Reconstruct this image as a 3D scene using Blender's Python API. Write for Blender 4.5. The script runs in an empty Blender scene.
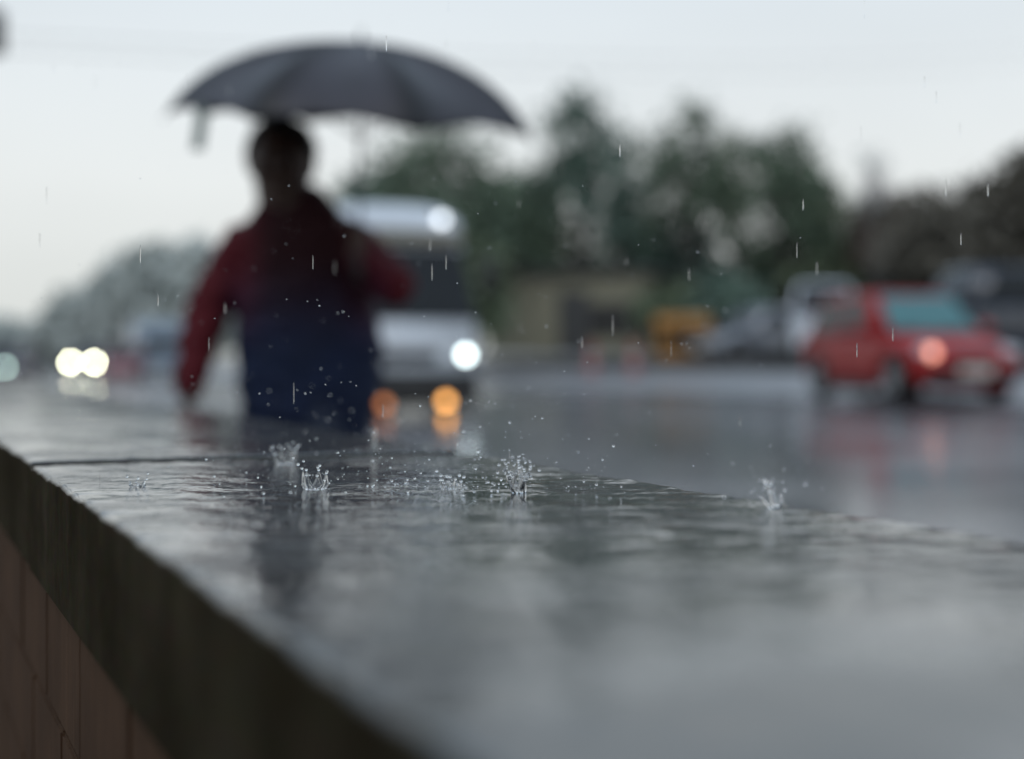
import bpy, bmesh, math, random
import numpy as np
from mathutils import Vector, Matrix, Euler, noise as mnoise

random.seed(7)
rng = np.random.default_rng(11)
PI = math.pi
R = math.radians
scene = bpy.context.scene
COL = scene.collection

# ------------------------------------------------------------------ camera frame
CAM_Z, FPX, CX, HY = 0.85, 1422.2, 512.0, 361.0     # camera height, focal length in pixels, horizon row
U = Vector((-0.4067, 0.9135, 0)).normalized()       # along the street
N = Vector((U.y, -U.x, 0))                          # across the street, away from the wall

def at(px, d, z):            # a point at depth d seen in picture column px, at height z
    return Vector(((px - CX) / FPX * d, d, z))
def hz(py, d):               # height of something seen in row py at depth d
    return CAM_Z + (HY - py) / FPX * d
def up(u, p, z=0.0):
    v = U * u + N * p
    return Vector((v.x, v.y, z))
def to_up(v):
    return v.x * U.x + v.y * U.y, v.x * N.x + v.y * N.y
PZ = ([-50, 1.5, 6.3, 12.6, 17, 19.5, 30, 60, 200, 900], [0, 0, .19, .29, .55, .62, .9, 1.6, 4, 8])
def gz(v):                   # height of the road surface
    u, p = to_up(v)
    return float(np.interp(p, *PZ)) - 0.005 * max(0.0, min(u, 160) - 20) * (1 if p < 16 else max(0, 1 - (p - 16) / 6))
def depth_at_p(px, p):       # depth where picture column px crosses the line p = const
    return p / ((px - CX) / FPX * N.x + N.y)

# ------------------------------------------------------------------ helpers
def link(name, me, mat=None, parent=None, smooth=True):
    o = bpy.data.objects.new(name, me)
    COL.objects.link(o)
    if mat is not None and len(me.materials) == 0: me.materials.append(mat)
    if parent is not None: o.parent = parent
    if smooth:
        for p in me.polygons: p.use_smooth = True
    return o
def obj(name, bm, mat=None, parent=None, smooth=False):
    me = bpy.data.meshes.new(name)
    bm.to_mesh(me); bm.free()
    return link(name, me, mat, parent, smooth)
def tag(o, label=None, cat=None, group=None, kind=None):
    if label: o['label'] = label
    if cat: o['category'] = cat
    if group: o['group'] = group
    if kind: o['kind'] = kind
    return o
def empty(name, loc, rz=0.0):
    o = bpy.data.objects.new(name, None); COL.objects.link(o)
    o.location = loc; o.rotation_euler = (0, 0, rz); o.empty_display_size = .1
    return o
def box(bm, c, s, rot=None, bevel=0.0, seg=2):
    r = bmesh.ops.create_cube(bm, size=1.0)
    vs = r['verts']
    m = Matrix.Translation(c) @ (rot.to_matrix().to_4x4() if rot else Matrix()) @ Matrix.Diagonal((s[0], s[1], s[2], 1))
    bmesh.ops.transform(bm, matrix=m, verts=vs)
    if bevel > 0:
        es = list({e for v in vs for e in v.link_edges})
        bmesh.ops.bevel(bm, geom=es, offset=bevel, segments=seg, affect='EDGES', profile=.5)
    return vs
def ring_loft(bm, rings, closed=True, cap=True):
    vr = [[bm.verts.new(p) for p in r] for r in rings]
    n = len(rings[0])
    for a, b in zip(vr[:-1], vr[1:]):
        for i in range(n if closed else n - 1):
            j = (i + 1) % n
            bm.faces.new((a[i], a[j], b[j], b[i]))
    if cap and closed:
        bm.faces.new(vr[0][::-1]); bm.faces.new(vr[-1])
    return vr
def frame_of(t):
    t = t.normalized()
    a = Vector((0, 0, 1)) if abs(t.z) < .9 else Vector((1, 0, 0))
    x = t.cross(a).normalized()
    return x, t.cross(x).normalized()
def tube(bm, pts, rad, n=8):
    pts = [Vector(p) for p in pts]
    if not hasattr(rad, '__len__'): rad = [rad] * len(pts)
    rings = []
    for i, p in enumerate(pts):
        t = (pts[min(i + 1, len(pts) - 1)] - pts[max(i - 1, 0)])
        x, y = frame_of(t)
        rings.append([p + (x * math.cos(2 * PI * k / n) + y * math.sin(2 * PI * k / n)) * rad[i] for k in range(n)])
    ring_loft(bm, rings)
def lathe(bm, prof, n=24, axis='Z', c=(0, 0, 0), cap=True):
    rings = []
    for r, h in prof:
        ring = []
        for k in range(n):
            a = 2 * PI * k / n
            x, y = r * math.cos(a), r * math.sin(a)
            v = {'Z': (x, y, h), 'Y': (x, h, y), 'X': (h, x, y)}[axis]
            ring.append(Vector(v) + Vector(c))
        rings.append(ring)
    ring_loft(bm, rings, cap=cap)
def capsule(bm, a, ra, b, rb, n=12, flat=None):
    """tapered limb with round ends"""
    a, b = Vector(a), Vector(b)
    t = (b - a)
    L = t.length or 1e-6
    t.normalize()
    x, y = frame_of(t)
    if flat: x, y = Vector(flat[0]), t.cross(Vector(flat[0])).normalized()
    fl = flat[1] if flat else 1.0
    rings = []
    for k in range(1, 5):
        q = k / 4 * PI / 2
        rings.append((a - t * ra * math.cos(q), ra * math.sin(q)))
    for k in range(0, 4):
        q = k / 4 * PI / 2
        rings.append((b + t * rb * math.sin(q), rb * math.cos(q)))
    ring_loft(bm, [[c + (x * math.cos(2 * PI * k / n) + y * fl * math.sin(2 * PI * k / n)) * r for k in range(n)] for c, r in rings])
def ellipsoid(bm, c, s, sub=3, rot=None):
    r = bmesh.ops.create_icosphere(bm, subdivisions=sub, radius=1.0)
    m = Matrix.Translation(c) @ (rot.to_matrix().to_4x4() if rot else Matrix()) @ Matrix.Diagonal((s[0], s[1], s[2], 1))
    bmesh.ops.transform(bm, matrix=m, verts=r['verts'])
    return r['verts']
def baked(bm, mods, name='m'):
    """bmesh -> mesh with modifiers applied"""
    me = bpy.data.meshes.new(name); bm.to_mesh(me); bm.free()
    o = bpy.data.objects.new(name, me); COL.objects.link(o)
    for kind, kw in mods:
        m = o.modifiers.new(kind, kind)
        for k, v in kw.items(): setattr(m, k, v)
    dg = bpy.context.evaluated_depsgraph_get(); dg.update()
    out = bpy.data.meshes.new_from_object(o.evaluated_get(dg), depsgraph=dg)
    bpy.data.objects.remove(o); bpy.data.meshes.remove(me)
    return out
def copy_tree(o, parent=None):
    c = o.copy(); COL.objects.link(c)
    if parent: c.parent = parent
    for ch in list(o.children): copy_tree(ch, c)
    return c

# ------------------------------------------------------------------ materials
def mat(name):
    m = bpy.data.materials.new(name); m.use_nodes = True
    nt = m.node_tree
    return m, nt, nt.nodes['Principled BSDF'], lambda t, **k: mk(nt, t, **k)
def mk(nt, t, **k):
    n = nt.nodes.new(t)
    for a, b in k.items():
        if a in n.inputs.keys(): n.inputs[a].default_value = b
        else: setattr(n, a, b)
    return n
def simple(name, col, rough=.5, metal=0, coat=0, var=.25, scale=6, bump=0.0, spec=.5, coat_rough=.05):
    m, nt, b, add = mat(name)
    tc = add('ShaderNodeTexCoord')
    nz = add('ShaderNodeTexNoise', Scale=scale, Detail=6.0, Roughness=.6)
    nt.links.new(tc.outputs['Object'], nz.inputs['Vector'])
    mx = add('ShaderNodeMixRGB')
    mx.inputs[1].default_value = (*[c * (1 - var) for c in col], 1)
    mx.inputs[2].default_value = (*[min(1, c * (1 + var)) for c in col], 1)
    nt.links.new(nz.outputs['Fac'], mx.inputs[0])
    nt.links.new(mx.outputs[0], b.inputs['Base Color'])
    b.inputs['Roughness'].default_value = rough
    b.inputs['Metallic'].default_value = metal
    b.inputs['Coat Weight'].default_value = coat
    b.inputs['Coat Roughness'].default_value = coat_rough
    b.inputs['Specular IOR Level'].default_value = spec
    if bump:
        bp = add('ShaderNodeBump', Strength=bump, Distance=.02)
        nt.links.new(nz.outputs['Fac'], bp.inputs['Height'])
        nt.links.new(bp.outputs[0], b.inputs['Normal'])
    return m
def glow(name, col, strength):
    m, nt, b, add = mat(name)
    b.inputs['Base Color'].default_value = (*col, 1)
    b.inputs['Emission Color'].default_value = (*col, 1)
    b.inputs['Emission Strength'].default_value = strength
    return m
def water_mat():
    m, nt, b, add = mat('rain water')
    b.inputs['Base Color'].default_value = (1, 1, 1, 1)
    b.inputs['Transmission Weight'].default_value = 1
    b.inputs['IOR'].default_value = 1.33
    b.inputs['Roughness'].default_value = .03
    return m
def foliage(name, c0, c1, trans=.25):
    m, nt, b, add = mat(name)
    g = add('ShaderNodeNewGeometry')
    tc = add('ShaderNodeTexCoord')
    nz = add('ShaderNodeTexNoise', Scale=.9, Detail=3.0)
    nt.links.new(tc.outputs['Object'], nz.inputs['Vector'])
    ad = add('ShaderNodeMath', operation='MULTIPLY_ADD')
    nt.links.new(g.outputs['Random Per Island'], ad.inputs[0]); ad.inputs[1].default_value = .5
    nt.links.new(nz.outputs['Fac'], ad.inputs[2])
    cr = add('ShaderNodeValToRGB')
    cr.color_ramp.elements[0].position = .35; cr.color_ramp.elements[0].color = (*c0, 1)
    cr.color_ramp.elements[1].position = 1.0; cr.color_ramp.elements[1].color = (*c1, 1)
    nt.links.new(ad.outputs[0], cr.inputs[0])
    nt.links.new(cr.outputs[0], b.inputs['Base Color'])
    b.inputs['Roughness'].default_value = .6
    b.inputs['Specular IOR Level'].default_value = .3
    return m

def ledge_mat():
    m, nt, b, add = mat('wet dark stone')
    L = nt.links.new
    tc = add('ShaderNodeTexCoord')
    n1 = add('ShaderNodeTexNoise', Scale=5.0, Detail=8.0, Roughness=.65)
    n2 = add('ShaderNodeTexNoise', Scale=90.0, Detail=4.0, Roughness=.7)
    for n in (n1, n2): L(tc.outputs['Object'], n.inputs['Vector'])
    cr = add('ShaderNodeValToRGB')
    cr.color_ramp.elements[0].position = .3; cr.color_ramp.elements[0].color = (.026, .021, .013, 1)
    cr.color_ramp.elements[1].position = .75; cr.color_ramp.elements[1].color = (.075, .062, .043, 1)
    L(n1.outputs['Fac'], cr.inputs[0])
    mx = add('ShaderNodeMixRGB', blend_type='MULTIPLY'); mx.inputs[0].default_value = .6
    L(cr.outputs[0], mx.inputs[1]); L(n2.outputs['Color'], mx.inputs[2])
    smp = add('ShaderNodeMapping'); smp.inputs['Scale'].default_value = (22, 22, 7); L(tc.outputs['Object'], smp.inputs[0])
    sn = add('ShaderNodeTexNoise', Scale=1.0, Detail=5.0, Roughness=.65); L(smp.outputs[0], sn.inputs['Vector'])
    sr = add('ShaderNodeMapRange'); sr.inputs[1].default_value = .38; sr.inputs[2].default_value = .62; sr.inputs[3].default_value = .84; sr.inputs[4].default_value = 1.10
    L(sn.outputs['Fac'], sr.inputs[0])
    stk = add('ShaderNodeVectorMath', operation='SCALE'); L(mx.outputs[0], stk.inputs[0]); L(sr.outputs[0], stk.inputs['Scale'])
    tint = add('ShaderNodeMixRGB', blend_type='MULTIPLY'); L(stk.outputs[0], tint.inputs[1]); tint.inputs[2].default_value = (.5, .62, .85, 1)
    L(tint.outputs[0], b.inputs['Base Color'])
    b.inputs['Roughness'].default_value = .45
    b.inputs['Specular IOR Level'].default_value = .12
    # the water film only lies on the top; the sides are damp
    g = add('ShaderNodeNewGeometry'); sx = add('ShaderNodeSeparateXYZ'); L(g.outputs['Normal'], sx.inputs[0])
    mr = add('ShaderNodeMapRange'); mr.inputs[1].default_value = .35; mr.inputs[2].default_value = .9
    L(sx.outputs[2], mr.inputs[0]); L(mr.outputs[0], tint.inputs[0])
    n8 = add('ShaderNodeTexNoise', Scale=6.5, Detail=5.0, Roughness=.55); L(tc.outputs['Object'], n8.inputs['Vector'])
    wm = add('ShaderNodeMapRange', interpolation_type='SMOOTHSTEP'); wm.inputs[1].default_value = .40; wm.inputs[2].default_value = .58; wm.inputs[3].default_value = .66; wm.inputs[4].default_value = 1.0
    L(n8.outputs['Fac'], wm.inputs[0])
    wmm = add('ShaderNodeMath', operation='MULTIPLY'); L(mr.outputs[0], wmm.inputs[0]); L(wm.outputs[0], wmm.inputs[1])
    L(wmm.outputs[0], b.inputs['Coat Weight'])
    sp = add('ShaderNodeMath', operation='MULTIPLY'); L(mr.outputs[0], sp.inputs[0]); sp.inputs[1].default_value = .15
    L(sp.outputs[0], b.inputs['Specular IOR Level'])
    rg = add('ShaderNodeMapRange'); rg.inputs[3].default_value = .95; rg.inputs[4].default_value = .45
    L(mr.outputs[0], rg.inputs[0]); L(rg.outputs[0], b.inputs['Roughness'])
    b.inputs['Coat IOR'].default_value = 1.8
    n3 = add('ShaderNodeTexNoise', Scale=3.5, Detail=4.0); L(tc.outputs['Object'], n3.inputs['Vector'])
    rr = add('ShaderNodeMapRange'); rr.inputs[1].default_value = .4; rr.inputs[2].default_value = .68
    rr.inputs[3].default_value = .012; rr.inputs[4].default_value = .06
    L(n3.outputs['Fac'], rr.inputs[0]); L(rr.outputs[0], b.inputs['Coat Roughness'])
    bp = add('ShaderNodeBump', Strength=.35, Distance=.0012)
    L(n2.outputs['Fac'], bp.inputs['Height']); L(bp.outputs[0], b.inputs['Normal'])
    # small ripples of the film itself
    n4 = add('ShaderNodeTexNoise', Scale=60.0, Detail=3.0, Roughness=.55); L(tc.outputs['Object'], n4.inputs['Vector'])
    n5 = add('ShaderNodeTexNoise', Scale=14.0, Detail=3.0, Roughness=.5); L(tc.outputs['Object'], n5.inputs['Vector'])
    ad = add('ShaderNodeMath', operation='MULTIPLY_ADD'); L(n4.outputs['Fac'], ad.inputs[0]); ad.inputs[1].default_value = .25
    L(n5.outputs['Fac'], ad.inputs[2])
    n6 = add('ShaderNodeTexNoise', Scale=130.0, Detail=2.0, Roughness=.5); L(tc.outputs['Object'], n6.inputs['Vector'])
    n7 = add('ShaderNodeTexNoise', Scale=7.0, Detail=2.0, Roughness=.5); L(tc.outputs['Object'], n7.inputs['Vector'])
    pm = add('ShaderNodeMapRange'); pm.inputs[1].default_value = .40; pm.inputs[2].default_value = .62; pm.inputs[3].default_value = .05; pm.inputs[4].default_value = .45
    L(n7.outputs['Fac'], pm.inputs[0])
    ad2 = add('ShaderNodeMath', operation='MULTIPLY'); L(n6.outputs['Fac'], ad2.inputs[0]); L(pm.outputs[0], ad2.inputs[1])
    ad3 = add('ShaderNodeMath', operation='ADD'); L(ad.outputs[0], ad3.inputs[0]); L(ad2.outputs[0], ad3.inputs[1])
    b2 = add('ShaderNodeBump', Strength=.4, Distance=.003)
    L(ad3.outputs[0], b2.inputs['Height']); L(b2.outputs[0], b.inputs['Coat Normal'])
    return m

def road_mat():
    m, nt, b, add = mat('wet asphalt')
    L = nt.links.new
    tc = add('ShaderNodeTexCoord')
    n1 = add('ShaderNodeTexNoise', Scale=.35, Detail=5.0, Roughness=.6)
    n2 = add('ShaderNodeTexNoise', Scale=60.0, Detail=3.0, Roughness=.7)
    for n in (n1, n2): L(tc.outputs['Object'], n.inputs['Vector'])
    cr = add('ShaderNodeValToRGB')
    cr.color_ramp.elements[0].position = .3; cr.color_ramp.elements[0].color = (.050, .045, .051, 1)
    cr.color_ramp.elements[1].position = .75; cr.color_ramp.elements[1].color = (.094, .085, .096, 1)
    L(n1.outputs['Fac'], cr.inputs[0]); L(cr.outputs[0], b.inputs['Base Color'])
    b.inputs['Roughness'].default_value = .6
    b.inputs['Coat Weight'].default_value = 1
    b.inputs['Coat IOR'].default_value = 1.33
    rr = add('ShaderNodeMapRange'); rr.inputs[1].default_value = .35; rr.inputs[2].default_value = .65
    rr.inputs[3].default_value = .08; rr.inputs[4].default_value = .26
    L(n1.outputs['Fac'], rr.inputs[0]); L(rr.outputs[0], b.inputs['Coat Roughness'])
    bp = add('ShaderNodeBump', Strength=.4, Distance=.01)
    L(n2.outputs['Fac'], bp.inputs['Height']); L(bp.outputs[0], b.inputs['Normal'])
    return m

def brick_mat():
    m, nt, b, add = mat('brown brick')
    L = nt.links.new
    tc = add('ShaderNodeTexCoord')
    # stretched noise: fine vertical combing of the brick face
    mp = add('ShaderNodeMapping'); mp.inputs['Scale'].default_value = (160, 160, 6)
    L(tc.outputs['Object'], mp.inputs[0])
    n1 = add('ShaderNodeTexNoise', Scale=1.0, Detail=5.0, Roughness=.6); L(mp.outputs[0], n1.inputs['Vector'])
    n2 = add('ShaderNodeTexNoise', Scale=9.0, Detail=5.0); L(tc.outputs['Object'], n2.inputs['Vector'])
    cr = add('ShaderNodeValToRGB')
    cr.color_ramp.elements[0].position = .3; cr.color_ramp.elements[0].color = (.034, .0175, .0095, 1)
    cr.color_ramp.elements[1].position = .7; cr.color_ramp.elements[1].color = (.088, .048, .027, 1)
    mixf = add('ShaderNodeMath', operation='MULTIPLY_ADD'); L(n1.outputs['Fac'], mixf.inputs[0]); mixf.inputs[1].default_value = .5
    hl = add('ShaderNodeMath', operation='MULTIPLY'); L(n2.outputs['Fac'], hl.inputs[0]); hl.inputs[1].default_value = .5
    L(hl.outputs[0], mixf.inputs[2]); L(mixf.outputs[0], cr.inputs[0]); L(cr.outputs[0], b.inputs['Base Color'])
    b.inputs['Roughness'].default_value = .9
    b.inputs['Specular IOR Level'].default_value = .12
    bp = add('ShaderNodeBump', Strength=.6, Distance=.004); L(n1.outputs['Fac'], bp.inputs['Height']); L(bp.outputs[0], b.inputs['Normal'])
    return m

def jacket_mat():
    m, nt, b, add = mat('jacket cloth')
    L = nt.links.new
    tc = add('ShaderNodeTexCoord'); sx = add('ShaderNodeSeparateXYZ'); L(tc.outputs['Object'], sx.inputs[0])
    ab = add('ShaderNodeMath', operation='ABSOLUTE')
    sh = add('ShaderNodeMath', operation='ADD'); L(sx.outputs[0], sh.inputs[0]); sh.inputs[1].default_value = -.07
    L(sh.outputs[0], ab.inputs[0])
    nz = add('ShaderNodeTexNoise', Scale=7.0, Detail=4.0); L(tc.outputs['Object'], nz.inputs['Vector'])
    m1 = add('ShaderNodeMapRange', interpolation_type='SMOOTHSTEP'); m1.inputs[1].default_value = .35; m1.inputs[2].default_value = .27
    L(ab.outputs[0], m1.inputs[0])
    m2 = add('ShaderNodeMapRange', interpolation_type='SMOOTHSTEP'); m2.inputs[1].default_value = 1.28; m2.inputs[2].default_value = .84
    L(sx.outputs[2], m2.inputs[0])
    f = add('ShaderNodeMath', operation='MULTIPLY'); L(m1.outputs[0], f.inputs[0]); L(m2.outputs[0], f.inputs[1])
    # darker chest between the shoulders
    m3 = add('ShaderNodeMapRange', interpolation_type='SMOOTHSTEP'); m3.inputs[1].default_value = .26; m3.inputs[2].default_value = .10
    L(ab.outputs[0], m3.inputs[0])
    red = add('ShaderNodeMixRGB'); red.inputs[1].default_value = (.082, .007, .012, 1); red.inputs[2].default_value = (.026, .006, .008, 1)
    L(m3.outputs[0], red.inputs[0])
    nav = add('ShaderNodeMixRGB'); nav.inputs[1].default_value = (.004, .0055, .011, 1); nav.inputs[2].default_value = (.013, .024, .068, 1)
    L(nz.outputs['Fac'], nav.inputs[0])
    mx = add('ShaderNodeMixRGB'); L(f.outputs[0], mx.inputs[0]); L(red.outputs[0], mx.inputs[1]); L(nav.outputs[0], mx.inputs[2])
    L(mx.outputs[0], b.inputs['Base Color'])
    b.inputs['Roughness'].default_value = .75
    b.inputs['Specular IOR Level'].default_value = .2
    n2 = add('ShaderNodeTexNoise', Scale=350.0); L(tc.outputs['Object'], n2.inputs['Vector'])
    bp = add('ShaderNodeBump', Strength=.3, Distance=.002); L(n2.outputs['Fac'], bp.inputs['Height']); L(bp.outputs[0], b.inputs['Normal'])
    return m

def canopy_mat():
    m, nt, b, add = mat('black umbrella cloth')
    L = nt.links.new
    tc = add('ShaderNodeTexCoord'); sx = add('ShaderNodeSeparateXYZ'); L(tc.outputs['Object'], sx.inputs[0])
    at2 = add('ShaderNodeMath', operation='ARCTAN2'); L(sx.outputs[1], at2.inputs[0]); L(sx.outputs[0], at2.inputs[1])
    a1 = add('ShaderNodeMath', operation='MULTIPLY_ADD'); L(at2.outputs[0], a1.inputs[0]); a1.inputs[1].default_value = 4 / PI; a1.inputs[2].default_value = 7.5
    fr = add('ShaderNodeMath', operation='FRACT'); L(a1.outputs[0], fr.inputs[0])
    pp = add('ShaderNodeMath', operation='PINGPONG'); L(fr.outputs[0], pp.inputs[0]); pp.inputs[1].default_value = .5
    # panel shading painted into the colour: dark bands along the rib seams
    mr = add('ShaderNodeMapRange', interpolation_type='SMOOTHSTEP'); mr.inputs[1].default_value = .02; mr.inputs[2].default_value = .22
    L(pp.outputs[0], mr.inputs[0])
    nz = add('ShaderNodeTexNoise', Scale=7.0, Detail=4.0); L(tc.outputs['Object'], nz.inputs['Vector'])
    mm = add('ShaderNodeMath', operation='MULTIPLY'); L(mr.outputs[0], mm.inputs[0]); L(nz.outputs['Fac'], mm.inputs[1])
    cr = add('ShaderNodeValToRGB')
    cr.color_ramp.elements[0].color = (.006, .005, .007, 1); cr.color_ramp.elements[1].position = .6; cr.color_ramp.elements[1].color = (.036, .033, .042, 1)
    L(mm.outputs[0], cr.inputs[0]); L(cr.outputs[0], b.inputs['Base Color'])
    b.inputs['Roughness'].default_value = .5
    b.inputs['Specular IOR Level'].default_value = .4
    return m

M = dict(
    ledge=ledge_mat(), road=road_mat(), brick=brick_mat(), jacket=jacket_mat(), water=water_mat(),
    mortar=simple('dark mortar', (.008, .007, .006), .9, bump=.5, scale=60),
    ground=simple('wet earth', (.05, .047, .04), .5, coat=.3, scale=2, bump=.4),
    skin=simple('skin', (.06, .03, .02), .5, var=.15, scale=20),
    hair=simple('black hair', (.012, .011, .010), .6, scale=200, bump=.6),
    eye=simple('dark eye', (.02, .015, .012), .15, var=.05),
    denim=simple('blue denim', (.010, .017, .038), .8, scale=30, bump=.2),
    shoe=simple('black leather', (.015, .014, .013), .35),
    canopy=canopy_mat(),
    strap=simple('grey green strap', (.24, .29, .27), .6),
    steel=simple('dull steel', (.25, .25, .26), .35, metal=.9),
    black_plastic=simple('black plastic', (.012, .012, .013), .45, scale=20),
    rubber=simple('tyre rubber', (.014, .014, .014), .7, scale=30, bump=.3),
    rim=simple('wheel alloy', (.32, .32, .33), .4, metal=.6),
    glass=simple('tinted car glass', (.012, .013, .015), .08, spec=.3, var=.1),
    teal_glass=simple('teal windscreen glass', (.05, .16, .17), .12, spec=.55, var=.25, scale=3),
    red_paint=simple('red car paint', (.32, .008, .009), .4, spec=.25, coat=.15, var=.12, scale=2),
    white_paint=simple('white van paint', (.62, .65, .70), .35, coat=.8, var=.06, scale=2),
    silver_paint=simple('silver car paint', (.30, .31, .34), .35, metal=.4, coat=1, var=.08),
    grey_paint=simple('grey car paint', (.13, .13, .15), .35, metal=.3, coat=1, var=.08),
    navy_paint=simple('navy van paint', (.02, .025, .04), .35, coat=1, var=.1),
    blue_paint=simple('blue truck paint', (.28, .35, .43), .4, coat=.6, var=.1),  # blue paled to stand in for rain haze
    pale_red=simple('haze paled red paint', (.28, .10, .11), .4, coat=.5, var=.1),  # red paled the same way, haze put into the colour
    beige=simple('beige sun visor', (.22, .20, .15), .5),
    lens=simple('clear lamp lens', (.45, .45, .47), .12, spec=.8),
    plate=simple('number plate', (.6, .6, .55), .5),
    head_white=glow('lit white headlamp', (.85, 1, 1), 9),
    head_far=glow('lit distant headlamp', (1, 1, .72), 70),
    head_dim=glow('dim distant headlamp', (.72, 1, .88), 13),
    amber=glow('lit amber lamp', (1, .45, .12), 5),
    amber_dim=glow('dim amber lamp', (1, .34, .12), 1.0),
    orange=glow('lit orange corner lamp', (1, .40, .28), 2.6),
    marker=glow('white roof lamp', (.9, .95, 1), 3.4),
    bark=simple('wet bark', (.045, .04, .036), .8, scale=12, bump=.6),
    bark_pale=simple('pale twig bark', (.16, .14, .15), .8, scale=12),
    leaf=foliage('dark wet leaves', (.064, .09, .068), (.165, .225, .15)),  # these leaf colours are lifted to stand in for rain haze
    leaf_b=foliage('olive wet leaves', (.072, .092, .064), (.18, .225, .135)),
    leaf_c=foliage('blue green wet leaves', (.064, .098, .08), (.16, .235, .185)),
    leaf_d=foliage('brownish wet leaves', (.066, .062, .052), (.165, .15, .12)),
    leaf_far=foliage('haze painted leaves', (.42, .455, .435), (.58, .61, .58)),  # rain haze painted in as a pale leaf colour
    plaster=simple('olive plaster', (.23, .215, .155), .8, scale=1.2, bump=.3, var=.3),
    dark_plaster=simple('dark plaster', (.055, .055, .055), .8, scale=1.5, bump=.3, var=.3),
    tile=simple('brown roof tile', (.085, .06, .048), .6, scale=3, var=.4, bump=.4),
    ridge=simple('red ridge tile', (.22, .075, .05), .6, scale=5),
    sky_sheen=simple('pale painted sky sheen', (.24, .235, .25), .4, coat=.6, scale=.5, var=.2, coat_rough=.3),  # pale base colour paints a bright sky reflection on the road
    concrete=simple('dark wet concrete', (.06, .06, .06), .6, scale=2, var=.4, bump=.3),
    orange_paint=simple('orange kiosk paint', (.42, .20, .05), .5, scale=3, var=.2),
    cone_red=simple('faded red cone', (.33, .06, .05), .5),
    cone_white=simple('cone band', (.5, .5, .5), .5),
    wood=simple('weathered pole', (.05, .047, .045), .8, scale=10),
    cable=simple('grey cable', (.12, .12, .12), .6),
)

# ------------------------------------------------------------------ ground and road
def sheet(name, us, ps, dz, m, zf=None, kind='structure'):
    vs, fs = [], []
    for u in us:
        for p in ps:
            v = up(u, p); v.z = (zf(v, u, p) if zf else gz(v)) + dz; vs.append(v)
    n = len(ps)
    for i in range(len(us) - 1):
        for j in range(n - 1):
            fs.append((i * n + j, i * n + j + 1, (i + 1) * n + j + 1, (i + 1) * n + j))
    me = bpy.data.meshes.new(name); me.from_pydata(vs, [], fs); me.update()
    o = link(name, me, m)
    if kind: o['kind'] = kind
    return o
us = [-40, -20, -10, -5] + list(np.arange(-2, 60, 2.0)) + [65, 70, 80, 90, 100, 120, 160, 200, 300, 500, 900]
sheet('ground', us, [-700, -200, -60, -20, -5, 0, 1.5, 3, 6.3, 10, 12.6, 15, 17, 19.5, 30, 60, 120, 200, 500, 900], -.12, M['ground'])
sheet('road', us, [.45, 1.5, 2.5, 4, 5, 6.3, 8, 10, 12.6, 14, 15.5, 17, 19.3], 0, M['road'])
sheet('painted_sky_sheen', us, [12.8, 14, 15.5, 17, 19.3], .006, M['sky_sheen'])  # added lighter strip; its colour stands in for sky reflected on the road
sheet('raised_verge', list(np.arange(2, 70, 2.0)), [19.62, 22, 26, 32, 60], 0, M['concrete'],
      zf=lambda v, u, p: .72 + (p - 19.5) * .035)
def vz(v): return .72 + (to_up(v)[1] - 19.5) * .035

# ------------------------------------------------------------------ the wet parapet
LZ, P0, P1 = .75, .1325, .579
def pix_on_ledge(px, py):
    d = FPX * (CAM_Z - LZ) / (py - HY)
    v = at(px, d, LZ); u, p = to_up(v)
    return u, p
CROWN = {'a': (315, 489), 'b': (285, 464), 'c': (520, 493), 'd': (451, 489), 'e': (374, 452), 'f': (776, 508), 'g': (137, 487)}
RIP = [(*pix_on_ledge(*c), 1.0) for c in CROWN.values()]
for _ in range(170):
    RIP.append((random.uniform(.2, 2.6), random.uniform(P0 + .02, P1 - .01), random.uniform(.2, .7)))
wv = []
for i in range(46):
    lam = .0075 * (8.0 ** rng.random())
    th = rng.random() * 2 * PI
    wv.append((2 * PI / lam * math.cos(th), 2 * PI / lam * math.sin(th), rng.random() * 6.28, .0000095 * (lam / .02) ** 1.0 * (1 + rng.random())))
def film(u, p):
    h = np.zeros_like(u)
    for a, b_, ph, am in wv: h += am * np.sin(a * u + b_ * p + ph)
    msk = .55 + .45 * np.sin(5.1 * u + 1.7 * np.sin(9 * p + 1) + .6) * np.sin(11 * p + 3.3 * u)
    h *= np.clip(msk, .2, 1) * 1.5 * (1 + 1.5 * np.exp(-((u - 1.15) / .35) ** 2))
    for cu, cp, am in RIP:
        r = np.sqrt((u - cu) ** 2 + (p - cp) ** 2)
        rad = .012 + .03 * (am * 7.3 % 1)
        h += am * .00022 * np.cos(2 * PI * (r - rad) / .0085) * np.exp(-((r - rad) / .011) ** 2) * (.012 / (r + .012)) ** .5
    return h
RB = .005
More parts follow.
